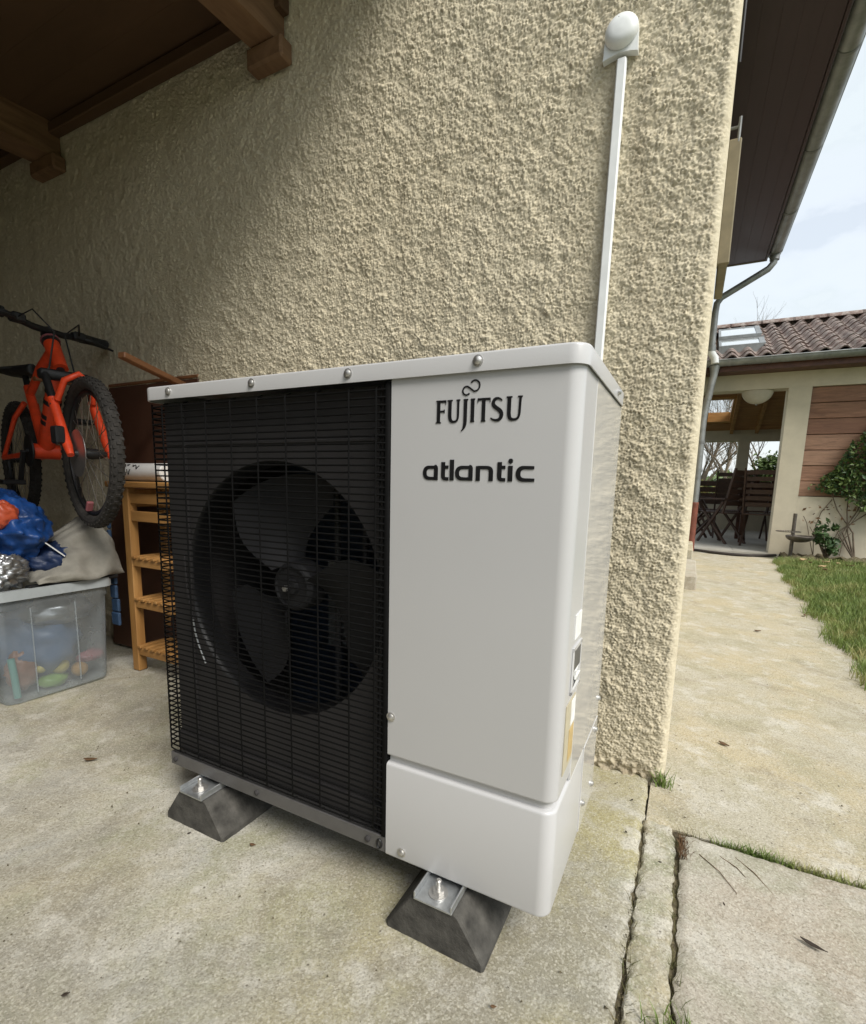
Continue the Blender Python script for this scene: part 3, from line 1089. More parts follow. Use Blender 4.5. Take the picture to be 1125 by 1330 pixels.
def build_heat_pump():
    hp = thing('heat_pump', 'large pale grey outdoor heat pump with black fan grille on black feet', 'heat pump', (.47, .2, .1))
    W, D, Z0, Z1, XP = .94, .40, .0995, .9836, .634
    # ---- front and side panel in one folded sheet
    f = MB()
    sheet(f, rounded_L(XP, W, 0, D, .022), [(.3005, .012), (.3005, .0015), (.302, .0003), (.304, 0), (.93, 0), (.9575, 0), (.9575, .012)])
    f.quad((XP, 0, .304), (XP, .03, .304), (XP, .03, .9575), (XP, 0, .9575))
    fp = f.build('front_panel', 'unit_paint', hp, 40)
    lettering(fp, -.0009)
    # recess band between the panels
    f = MB()
    sheet(f, rounded_L(XP + .001, W, 0, D, .022), [(.2755, .0085), (.3045, .0085)])
    f.build('joint_band', 'unit_paint', hp, 40)
    # ---- lower service cover
    f = MB()
    sheet(f, rounded_L(XP - .001, W, -.0015, .235, .023), [(Z0, .015), (Z0, .002), (Z0 + .0015, .0005), (Z0 + .004, 0), (.2795, 0), (.2825, .0008), (.2845, .003), (.2855, .0065), (.2855, .0150)])
    f.quad((XP - .001, -.0015, Z0 + .004), (XP - .001, .03, Z0 + .004), (XP - .001, .03, .2795), (XP - .001, -.0015, .2795))
    lc = f.build('lower_cover', 'unit_paint', hp, 40)
    screw(lc, .668, -.0015, .1165)
    screw(fp, .6405, 0, .375)
    # side: rear lower panel, seam and screws
    f = MB().box(W - .012, W + .0012, .238, D, Z0, .283, .001)
    sp = f.build('side_panel', 'unit_side_paint', hp)
    screw(sp, W + .001, .372, .262, 'x', .006)
    screw(sp, W + .001, .375, .13, 'x', .006)
    screw(sp, W + .001, .262, .15, 'x', .005)
    screw(fp, W, .385, .33, 'x', .006)
    # glossy rear side sheet
    MB().box(W - .004, W + .0009, .105, D - .002, .2875, .9565, .0007).build('side_sheet', 'unit_side_paint', hp)
    # handle recess in the side
    hd = MB()
    hd.box(W - .001, W + .0028, .052, .118, .533, .541, .001)
    hd.box(W - .001, W + .0028, .052, .118, .461, .469, .002)
    hd.box(W - .001, W + .0028, .052, .060, .461, .541, .002)
    hd.box(W - .001, W + .0028, .110, .118, .461, .541, .002)
    hf = hd.build('handle_frame', 'unit_paint', hp)
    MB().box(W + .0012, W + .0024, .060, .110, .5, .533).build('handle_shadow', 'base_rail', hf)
    MB().add([(W + .0012, .060, .469), (W + .0012, .110, .469), (W + .0045, .110, .487), (W + .0045, .060, .487), (W + .0012, .060, .5), (W + .0012, .110, .5)],
             [(0, 1, 3, 2), (2, 3, 5, 4)]).build('handle_grip', 'label_white', hf)
    MB().box(W + .0002, W + .0016, .058, .104, .552, .592).build('white_sticker', 'label_white', hp)
    lb = MB().box(W + .0002, W + .0015, .030, .098, .335, .452).build('rating_label', 'label_cream', hp)
    MB().box(W + .0016, W + .0021, .060, .095, .345, .40).build('label_block', 'label_orange', lb)
    MB().box(W + .0016, W + .0021, .066, .097, .405, .448).build('label_block', 'label_white', lb)
    # ---- top cap: folded tray with rounded rim
    m = MB()
    o = []
    r = .026
    x0, x1, y0, y1 = -.006, W + .005, -.006, D + .006
    for cx, cy, a in ((x1 - r, y0 + r, -PI / 2), (x1 - r, y1 - r, 0), (x0 + r, y1 - r, PI / 2), (x0 + r, y0 + r, PI)):
        for t in np.linspace(0, PI / 2, 8):
            o.append((cx + r * math.cos(a + t), cy + r * math.sin(a + t)))
    n = len(o)
    C = np.array([(x0 + x1) / 2, (y0 + y1) / 2])
    vs, fs = [], []
    prof = [(.9555, .0022), (.9555, 0), (.9795, 0), (.9815, .0007), (.983, .0022), (.9836, .0045)]
    P = np.array(o)
    d = np.roll(P, -1, 0) - np.roll(P, 1, 0)
    d /= np.linalg.norm(d, axis=1)[:, None]
    nin = np.stack([-d[:, 1], d[:, 0]], -1)
    for z, ins in prof:
        vs += [(a, b, z) for a, b in P + nin * ins]
    for i in range(len(prof) - 1):
        for k in range(n):
            fs.append((i * n + k, i * n + (k + 1) % n, (i + 1) * n + (k + 1) % n, (i + 1) * n + k))
    fs.append(tuple((len(prof) - 1) * n + k for k in range(n)))
    m.add(vs, fs)
    cap = m.build('top_cap', 'unit_paint', hp, 40)
    for x in (.083, .326, .551, .787):
        screw(cap, x, -.006, .9705, r=.0062)
    screw(cap, W + .005, .30, .969, 'x', .0055)
    # ---- base pan and front rail
    MB().box(.012, W - .02, .012, D, .1, .125).build('base_pan', 'base_rail', hp)
    rl = MB().box(.012, XP - .003, .0, .012, .1, .132, .0015).build('base_rail', 'base_rail', hp)
    for x in (.03, .30, .592):
        m = MB().lathe([(.006, 0), (.006, -.003), (.003, -.005), (0, -.005)], (x, 0, .116), 'y', 12).build('rail_screw', 'dark_panel', rl, 40)
    m = MB()
    m.tube([(.618 + .005 * math.cos(t), -.001, .115 + .009 * math.sin(t)) for t in np.linspace(0, 2 * PI, 15)[:-1]], .0018, 6, closed=True)
    m.build('rail_slot', 'black_plastic', rl)
    # ---- fan shroud: dark panel with a bell mouth
    fx, fz, fr, py = .334, .563, .264, .034
    m = MB()
    n = 96
    ang = np.linspace(0, 2 * PI, n, endpoint=False)
    sq = []
    L, Rr, B, T = .010, XP - .004, .128, .956
    for t in ang:                                         # where each ray meets the panel edge
        c, s_ = math.cos(t), math.sin(t)
        k = min(((Rr - fx) / c if c > 1e-9 else 9e9), ((L - fx) / c if c < -1e-9 else 9e9), ((T - fz) / s_ if s_ > 1e-9 else 9e9), ((B - fz) / s_ if s_ < -1e-9 else 9e9))
        sq.append((fx + c * k, fz + s_ * k))
    corners = [(Rr, T), (L, T), (L, B), (Rr, B)]
    for cx, cz in corners:
        i = int(np.argmin([(a - cx) ** 2 + (b - cz) ** 2 for a, b in sq]))
        sq[i] = (cx, cz)
    rings = [[(a, py, b) for a, b in sq]]
    rings.append([(fx + (fr + .002) * math.cos(t), py, fz + (fr + .002) * math.sin(t)) for t in ang])
    bell = []
    for rr, yy in ((fr + .002, py), (fr - .001, py + .003), (fr - .003, py + .010), (fr - .004, py + .03), (fr - .004, py + .05)):
        bell.append([(fx + rr * math.cos(t), yy, fz + rr * math.sin(t)) for t in ang])
    vs = [q for rg in rings for q in rg]
    fs = [(i * n + k, i * n + (k + 1) % n, (i + 1) * n + (k + 1) % n, (i + 1) * n + k) for i in range(len(rings) - 1) for k in range(n)]
    m.add(vs, fs)
    sh = m.build('fan_shroud', 'dark_panel', hp, 30)
    m = MB()
    m.add([q for rg in bell for q in rg], [(i * n + k, i * n + (k + 1) % n, (i + 1) * n + (k + 1) % n, (i + 1) * n + k) for i in range(len(bell) - 1) for k in range(n)])
    m.build('bell_mouth', 'black_plastic', sh, 30)
    m = MB()                                              # raised ribs on the shroud
    m.box(L + .01, Rr - .004, py - .004, py + .002, .862, .868, .001)
    m.box(L + .065, L + .07, py - .005, py + .002, B + .01, T - .01, .001)
    m.box(L, Rr, py - .012, py, B, B + .048, .003)
    m.build('shroud_rib', 'dark_panel', sh)
    # left side column of the shroud going back
    MB().box(.010, .015, py + .002, D - .01, .126, .955).build('side_frame', 'dark_panel', hp)
    # ---- inside: coil, partition, motor bracket
    MB().box(.06, .60, D - .03, D - .02, .126, .955).build('coil', 'coil', hp)
    MB().box(.60, .606, py + .1, D - .03, .126, .955).build('partition', 'base_rail', hp)
    MB().box(.300, .312, .27, .285, .126, .955, .003).build('motor_bracket', 'base_rail', hp)
    MB().box(.385, .397, .27, .285, .126, .955, .003).build('motor_bracket', 'base_rail', hp)
    MB().box(.255, .365, .30, .306, .36, .585, .001).build('bright_patch_plate', 'galvanised', hp)  # pale plate added to stand for light through the back opening
    # ---- fan
    fy = .085
    hub = MB().lathe([(.054, fy + .05), (.054, fy + .004), (.049, fy - .004), (.045, fy - .006), (.043, fy - .001), (.018, fy - .001), (.016, fy - .01), (.007, fy - .011), (.006, fy - .02), (0, fy - .021)],
                     (fx, 0, fz), 'y', 40)
    fan = hub.build('fan_hub', 'fan_plastic', hp, 30)
    for k in range(3):
        base = math.radians(122 + 120 * k)
        m = MB()
        nr, na = 12, 12
        V = []
        for i in range(nr):
            q = i / (nr - 1)
            rr = .055 + (fr - .022 - .055) * q
            half = math.radians(20 + 18 * math.sin(min(1, q * 1.15) * PI * .62))
            sweep = math.radians(-26) * q ** 1.3
            for j in range(na):
                s_ = j / (na - 1) * 2 - 1
                cut = 1 - .30 * max(0, q - .72) / .28 * max(0, -s_)
                a = base + sweep + half * s_ * cut
                yy = fy + .02 - .034 * s_ * (1 - .25 * q) + .008 * math.cos(s_ * PI / 2)
                V.append((fx + rr * math.cos(a), yy, fz + rr * math.sin(a)))
        top = [(a, b - .0022, c) for a, b, c in V]
        Fc = []
        o = nr * na
        for i in range(nr - 1):
            for j in range(na - 1):
                a = i * na + j
                Fc.append((a, a + 1, a + na + 1, a + na))
                Fc.append((o + a, o + a + na, o + a + na + 1, o + a + 1))
        edge = [j for j in range(na)] + [i * na + na - 1 for i in range(1, nr)] + [(nr - 1) * na + j for j in range(na - 2, -1, -1)] + [i * na for i in range(nr - 2, 0, -1)]
        for i in range(len(edge)):
            a, b = edge[i], edge[(i + 1) % len(edge)]
            Fc.append((a, b, b + o, a + o))
        m.add(V + top, Fc)
        m.build('fan_blade', 'fan_plastic', fan, 40)
    MB().lathe([(.007, fy - .02), (.0065, fy - .026), (0, fy - .0262)], (fx, 0, fz), 'y', 6).build('hub_nut', 'screw_steel', fan, 30)
    # ---- wire grille in front, wrapping round the left side
    xs = [.054, .118, .19, .262, .334, .406, .478, .550, .606]
    gm = MB()
    for x in xs:
        gm.tube([(x, .012, .950), (x, -.003, .944), (x, -.004, .5), (x, -.003, .143), (x, .010, .134)], .0015, 6)
    for x in (.612, .620, .6275):
        gm.tube([(x, .002, .950), (x, .002, .136)], .0016, 6)
    for y in (.012, .034, .056, .10, .16, .22, .28, .34):
        gm.tube([(-.001, y, .950), (-.001, y, .136)], .0017, 6)
    gm.box(.622, .632, -.002, .03, .132, .954, .002)
    gr = gm.build('grille', 'wire_black', hp, 60)
    step = .0123
    N = int((.944 - .142) / step)
    w0 = MB()
    o = (.6, 0, .142)
    pth = [(.634, .004, .142), (.626, -.0005, .142), (.55, -.0008, .142), (.3, -.001, .142), (.03, -.001, .142), (.014, .0015, .142), (.004, .008, .142), (.0015, .02, .142), (.0015, .2, .142), (.0015, D - .02, .142)]
    w0.tube(pth, .0017, 6)
    wire = w0.build('wire', 'wire_black', gr, 60, origin=o)
    for i in range(1, N + 1):
        c = wire.copy()
        COL.objects.link(c)
        c.parent = gr
        c.location = wire.location + Vector((0, 0, i * step))
    # bent cable hanging behind the grille
    m = MB()
    m.tube([(.094, .018, .47), (.099, .018, .44), (.110, .018, .41), (.130, .018, .372)], .0021, 8)
    m.build('drain_cable', 'galvanised', hp, 60)
    m = MB()
    m.tube([(.094, .018, .472), (.078, .018, .54), (.075, .018, .62)], .0028, 8)
    m.build('drain_cable', 'dark_panel', hp, 60)
    # back sheet
    MB().box(.006, W - .006, D - .012, D, .1255, .955).build('back_guard', 'dark_panel', hp)
    return hp


build_heat_pump()


def build_foot(x0, label):
    t = thing('support_foot', label, 'foot', (x0 + .094, .18, 0), 'rubber feet under the heat pump')
    w, tw, hgt, ya, yb = .188, .084, .083, -.046, .43
    c = x0 + w / 2
    prof = [(x0, 0), (x0 + w, 0), (x0 + w, .012), (c + tw / 2 + .004, hgt - .003), (c + tw / 2 - .002, hgt), (c - tw / 2 + .002, hgt), (c - tw / 2 - .004, hgt - .003), (x0, .012)]
    m = MB()
    n = len(prof)
    ys = [(ya, .004), (ya + .004, 0), (yb - .004, 0), (yb, .004)]
    vs = []
    for y, ins in ys:
        for a, b in prof:
            vs.append((a + (c - a) * ins / .09, y, max(b - ins * .4 if b > .02 else b, 0)))
    fs = [(i * n + k, i * n + (k + 1) % n, (i + 1) * n + (k + 1) % n, (i + 1) * n + k) for i in range(3) for k in range(n)]
    fs += [tuple(range(n))[::-1], tuple(3 * n + k for k in range(n))]
    m.add(vs, fs)
    m.build('rubber_block', 'rubber', t)
    r = MB()
    a, b = c - .036, c + .036
    r.box(a, b, ya - .004, yb, hgt + .0005, hgt + .004, .0006)
    r.box(a, a + .003, ya - .004, yb, hgt + .0045, .0985, .0006)
    r.box(b - .003, b, ya - .004, yb, hgt + .0045, .0985, .0006)
    rail = r.build('metal_rail', 'galvanised', t)
    bx, by = c - .002, -.022
    bo = MB()
    bo.lathe([(.017, hgt + .0045), (.017, hgt + .0062)], (bx, by, 0), 'z', 20)
    bo.lathe([(.0105, hgt + .0064), (.0105, hgt + .0135)], (bx, by, 0), 'z', 6)
    bo.lathe([(.0052, hgt + .0137), (.0052, hgt + .029), (.0035, hgt + .031), (0, hgt + .031)], (bx, by, 0), 'z', 12)
    bo.build('bolt', 'screw_steel', rail, 35)
    return t


build_foot(.663, 'black rubber foot with metal rail below the pale front panel')
build_foot(.052, 'black rubber foot with metal rail below the fan grille')


# ================================================================== ON THE WALL
def build_sensor():
    s = thing('temperature_sensor', 'white domed outdoor sensor high on the roughcast wall', 'sensor', (.842, WY, 1.80))
    yb = WY - .004
    # flared base plate
    q_ = lambda v: [(.842 + (x - .842) * 1.08, y, 1.802 + (z - 1.788) * .80) for x, y, z in v]
    o = []
    for t in np.linspace(0, PI, 17):
        o.append((.842 + .034 * math.cos(t), 1.858 + .036 * math.sin(t)))
    o += [(.8065, 1.80), (.8055, 1.788), (.822, 1.794), (.842, 1.798), (.862, 1.794), (.8785, 1.788), (.8775, 1.80)]
    bp = MB().prism(o, -.018, (0, yb, 0))
    bp.v = q_(bp.v)
    bp.build('base_plate', 'white_pvc', s, 30)
    m = MB()
    n, k = 28, 9
    vs, fs = [], []
    for i in range(k):
        q = i / (k - 1)
        for j in range(n):
            t = 2 * PI * j / n
            rr = math.cos(q * PI / 2) ** .55
            ez = .047 if math.sin(t) > 0 else .044
            x = .842 + .0352 * rr * math.cos(t)
            z = 1.848 + ez * rr * math.sin(t) - .006 * q
            vs.append((x, yb - .0185 - .022 * math.sin(q * PI / 2), z))
    for i in range(k - 1):
        for j in range(n):
            fs.append((i * n + j, i * n + (j + 1) % n, (i + 1) * n + (j + 1) % n, (i + 1) * n + j))
    m.add(q_(vs), fs)
    m.build('dome', 'white_pvc', s, 60)
    MB().box(.836, .838, yb - .0385, yb - .034, 1.866, 1.870).build('slot', 'dark_panel', s)
    c = MB()
    a, b = (.846, WY - .012, 1.80), (.838, WY - .012, 1.02)
    c.bar(a, b, .023, .014, .003, (0, 1, 0))
    c.bar((.838, WY - .012, 1.018), (.838, WY - .012, .3), .023, .014, .003, (0, 1, 0))
    o = thing('cable_trunking', 'white cable trunking running down the wall behind the unit', 'trunking', (.84, WY, .3))
    c.build('channel', 'white_pvc', o)
    ld = MB()
    ld.bar((.846, WY - .0205, 1.798), (.838, WY - .0205, 1.021), .0185, .003, .001, (0, 1, 0))
    ld.build('lid', 'white_pvc', o)


build_sensor()


# ================================================================== LEFT: STORED THINGS
def blob(mb, c, rx, ry, rz, amp, seed, nu=26, nv=18, freq=3.0, crease=0, flat=None):
    """a crumpled closed lump"""
    from mathutils import noise
    vs, fs = [], []
    off = Vector((seed * 7.3, seed * 3.1, seed * 1.7))
    for i in range(nv + 1):
        ph = PI * i / nv
        for j in range(nu):
            th = 2 * PI * j / nu
            d = Vector((math.sin(ph) * math.cos(th), math.sin(ph) * math.sin(th), math.cos(ph)))
            k = 1 + amp * noise.noise(d * freq + off) + amp * .5 * noise.noise(d * freq * 2.3 + off)
            if crease:
                for fq, wt in ((1.0, 1), (2.1, .6), (4.3, .3)):
                    k += crease * wt * .16 * max(0, 1 - abs(noise.noise(d * freq * fq + off * (1 + fq))) * 4) ** 1.5
            q = Vector((d.x * rx * k, d.y * ry * k, d.z * rz * k))
            if flat is not None:
                q.z = max(q.z, flat)
            vs.append(tuple(q + Vector(c)))
    for i in range(nv):
        for j in range(nu):
            fs.append((i * nu + j, i * nu + (j + 1) % nu, (i + 1) * nu + (j + 1) % nu, (i + 1) * nu + j))
    mb.add(vs, fs)
    return mb


def build_storage():
    x0, x1, y0, y1, hz = -1.43, -.905, .035, .395, .385
    t = thing('storage_box', 'translucent plastic storage box filled with toys at the left edge', 'storage box', ((x0 + x1) / 2, (y0 + y1) / 2, 0))
    m = MB()
    n = 6
    r = .03

    def ring(ins, z, rr):
        o = []
        for cx, cy, a in ((x1 - ins - rr, y0 + ins + rr, -PI / 2), (x1 - ins - rr, y1 - ins - rr, 0), (x0 + ins + rr, y1 - ins - rr, PI / 2), (x0 + ins + rr, y0 + ins + rr, PI)):
            for q in np.linspace(0, PI / 2, n):
                o.append((cx + rr * math.cos(a + q), cy + rr * math.sin(a + q), z))
        return o
    rings = [ring(.022, .004, .03), ring(.014, .006, .034), ring(.010, .02, .036), ring(0, hz - .05, .036), ring(-.004, hz - .045, .037), ring(-.006, hz, .037)]
    k = len(rings[0])
    vs = [q for rg in rings for q in rg]
    fs = [(i * k + j, i * k + (j + 1) % k, (i + 1) * k + (j + 1) % k, (i + 1) * k + j) for i in range(len(rings) - 1) for j in range(k)]
    fs.append(tuple(range(k)))
    m.add(vs, fs)
    m.build('tub', 'frosted_plastic', t, 40)
    rm = MB()
    outer, outer2, inner = ring(-.018, hz - .012, .042), ring(-.018, hz + .022, .042), ring(0, hz + .022, .036)
    inner2 = ring(0, hz - .012, .036)
    vs = outer + outer2 + inner + inner2
    fs = [(a * k + j, a * k + (j + 1) % k, ((a + 1) % 4) * k + (j + 1) % k, ((a + 1) % 4) * k + j) for a in range(4) for j in range(k)]
    rm.add(vs, fs)
    rm.build('rim', 'rim_plastic', t, 40)
    rb = MB()
    for y in (.13, .27):
        rb.box(x1 - .004, x1 + .003, y, y + .004, .03, hz - .05, .001)
    rb.build('rib', 'frosted_plastic', t)
    # the toys inside
    G = 'toys in the translucent box'
    for nm, mt, c, rr, lb in (('ball', 'toy_green', (-.975, .225, .165), .040, 'green ball seen through the side of the box'),
                              ('ball', 'toy_yellow', (-.97, .235, .085), .030, 'yellow ball below the green ball in the box'),
                              ('ball', 'toy_orange', (-.968, .300, .050), .028, 'orange ball low in the translucent box'),
                              ('ball', 'toy_yellow', (-.966, .172, .093), .016, 'small pale yellow ball in the translucent box')):
        o = blob(MB(), c, rr, rr, rr, .03, rr * 100, 20, 12).build(nm, mt, None, 180, origin=c)
        tag(o, lb, 'ball', G)
    o = blob(MB(), (-.975, .345, .09), .03, .05, .022, .25, 3).build('soft_toy', 'toy_pink', None, 180)
    tag(o, 'pink soft toy at the right end of the box', 'toy', G)
    o = blob(MB(), (-.985, .215, .032), .035, .05, .028, .2, 5).build('soft_toy', 'toy_green', None, 180)
    tag(o, 'green soft toy on the bottom of the box', 'toy', G)
    o = blob(MB(), (-.985, .125, .10), .03, .05, .07, .25, 6).build('soft_toy', 'toy_brown', None, 180)
    tag(o, 'brown soft toy at the left of the box', 'toy', G)
    o = MB().tube([(-.94, .085, .02), (-.945, .083, .10), (-.95, .08, .16)], .011, 10).build('toy_bottle', 'toy_teal', None, 60)
    tag(o, 'turquoise toy bottle standing at the left of the box', 'toy', G)
    o = blob(MB(), (-1.12, .215, .17), .20, .14, .15, .2, 8, flat=-.155).build('folded_cloth', 'toy_blue', None, 180)
    tag(o, 'dark cloth filling the back of the storage box', 'cloth')
    o = blob(MB(), (-1.00, .26, .29), .07, .11, .055, .3, 9, freq=5).build('clear_bag', 'foil', None, 180)
    tag(o, 'shiny crumpled plastic bag high inside the storage box', 'bag')
    # on top of it
    o = blob(MB(), (-1.16, .16, .575), .21, .125, .15, .24, 12, 110, 80, 1.7, .45).build('blue_bag', 'bag_blue', None, 180)
    tag(o, 'shiny blue carrier bag heaped on the storage box', 'bag')
    o = blob(MB(), (-.985, .115, .655), .03, .04, .045, .25, 14, 40, 26, 2, .5).build('orange_cloth', 'orange_rubber', None, 180)
    tag(o, 'crumpled orange cloth lying on the blue bag', 'cloth')
    o = blob(MB(), (-1.04, .27, .47), .10, .10, .07, .2, 15, 60, 40, 2.2, .7).build('navy_bag', 'bag_navy', None, 180)
    tag(o, 'dark navy bag between the blue bag and the grey canvas', 'bag')
    st = MB()
    st.bar((-.955, .215, .555), (-.93, .265, .50), .016, .003)
    o = st.build('white_strap', 'label_white')
    tag(o, 'short white strap lying on the navy bag', 'strap')
    o = blob(MB(), (-.955, .075, .465), .05, .070, .055, .25, 17, 90, 60, 3.0, 1.1).build('foil_bag', 'foil', None, 180)
    tag(o, 'crumpled silver foil bag on the rim of the storage box', 'bag')
    # grey canvas thrown over the right end: a peaked drape
    nu, nv = 44, 30
    from mathutils import noise
    U, V = np.meshgrid(np.linspace(0, 1, nu), np.linspace(0, 1, nv), indexing='ij')
    Y = .155 + .30 * U
    peak = np.interp(U, [0, .25, .45, .62, .86, .95, 1], [.425, .475, .555, .585, .640, .60, .42])
    X = -.885 - .22 * V ** 1.2
    base = .418 + .006 * np.sin(U * 9)
    Z = base + (peak - base) * np.sin(np.clip(V * 1.25, 0, 1) * PI / 2) ** .8
    W_ = np.array([[noise.noise(Vector((u * 5, v * 4, 3.3))) + .6 * noise.noise(Vector((u * 3 + v * 7, v * 3, 9.1))) for v in V[0]] for u in U[:, 0]])
    X = X + .026 * W_ + .02 * (1 - V) * np.sin(U * PI)
    Z = Z + .015 * W_
    me = gridmesh('grey_canvas', X, Y, Z)
    o = link('grey_canvas', me, 'canvas', None, 180)
    md = o.modifiers.new('thick', 'SOLIDIFY')
    md.thickness = .003
    tag(o, 'grey canvas cloth peaked over the right end of the box', 'cloth')
    # dark bag folds peeping out under the canvas
    o = MB().box(-.925, -.893, .13, .43, .398, .414, .004).build('bin_liner', 'black_plastic', None)
    tag(o, 'black liner edge lying on the box rim under the canvas', 'liner')
    sb = MB()
    for i in range(8):
        z = .20 + .0555 * i
        sb.box(-.955 + .001 * i, -.905 - .004 * i, .425 + (i % 2) * .003, .437 + (i % 2) * .003, z, z + .053, .004)
    o = sb.build('hanging_strap', 'strap_blue')
    tag(o, 'blue woven strap hanging behind the storage box', 'strap')


build_storage()


def build_side_table():
    t = thing('side_table', 'small pine table with slatted shelves behind the heat pump', 'table', (-.78, .56, 0))
    x0, x1, y0, y1, H = -.985, -.45, .47, .665, .775
    for i in range(3):
        a = y0 - .01 + i * .072
        MB().box(x0 - .015, x1 + .015, a, a + .069, H - .024, H, .004).build('top_board', 'pine_x', t)
    for x in (x0 + .07, x1 - .04):
        for y in (y0 + .005, y1 - .04):
            MB().box(x, x + .04, y, y + .036, 0, H - .0245, .003).build('leg', 'pine', t)
    MB().box(x0 + .111, x1 - .041, y0 + .012, y0 + .03, H - .085, H - .045, .002).build('apron', 'pine_x', t)
    MB().box(x0 + .111, x1 - .041, y0 + .012, y0 + .03, H - .155, H - .115, .002).build('apron', 'pine_x', t)
    MB().box(x0 + .076, x0 + .094, y0 + .042, y1 - .042, H - .10, H - .03, .002).build('apron', 'pine', t)
    for z in (.47, .30, .10):
        MB().box(x0 + .111, x1 - .041, y0 + .008, y0 + .026, z - .03, z, .002).build('shelf_rail', 'pine_x', t)
        for i in range(8):
            a = x0 + .112 + i * .04
            MB().box(a, a + .022, y0 + .0, y1 - .01, z + .001, z + .012, .002).build('shelf_slat', 'pine', t)
    c = (-.955, .55, H)
    k = thing('tin_can', 'white printed tin can lying on the pine table', 'can', c)
    r = .036
    cz = H + r + .001
    MB().lathe([(r - .003, -1.005), (r, -1.002), (r, -.732), (r - .003, -.729)], (0, .55, cz), 'x', 28).build('body', 'can_white', k, 30)
    MB().lathe([(r + .0015, -1.0075), (r + .0015, -1.002)], (0, .55, cz), 'x', 28).build('rim', 'alloy', k, 30)
    mk = MB()
    on_can = lambda x, a: (x, .55 - (r + .0008) * math.cos(a), cz + (r + .0008) * math.sin(a))
    for x, a0, w, h in ((-.925, -.25, .011, .55), (-.958, .55, .006, .25), (-.94, .75, .007, .22), (-.90, .62, .009, .25), (-.875, .35, .010, .4), (-.965, .1, .004, .3)):
        mk.tube([on_can(x - w, a0 + h), on_can(x - w / 2, a0 + h / 2), on_can(x, a0)], .0022, 5)
        mk.tube([on_can(x, a0), on_can(x + w / 2, a0 + h / 2), on_can(x + w, a0 + h)], .0022, 5)
    mk.build('print', 'letter_black', k)


build_side_table()


def build_boards():
    b = thing('brown_board', 'dark brown board leaning against the roughcast wall', 'board', (-.95, .65, 0))
    m = Matrix.Rotation(math.radians(-3), 4, 'X')
    m.translation = (0, .625, .0)
    MB().box(-1.30, -.70, -.008, .008, .01, 1.19, .003, m).build('panel', 'panel_brown', b)
    MB().box(-1.30, -.70, -.010, .010, 1.1925, 1.205, .002, m).build('edge_strip', 'brown_bar', b)
    a = MB().bar((-.79, .684, 1.165), (-.735, .40, 1.215), .032, .022, .003).build('wall_bracket', 'brown_bar')
    tag(a, 'brown wooden arm sticking out of the wall beside the handlebar', 'bracket', 'arms carrying the bicycle')
    a = MB().bar((-1.36, .684, 1.20), (-1.38, .425, 1.19), .03, .022, .003).build('wall_bracket', 'brown_bar')
    tag(a, 'brown wooden arm under the middle of the orange bicycle', 'bracket', 'arms carrying the bicycle')


build_boards()


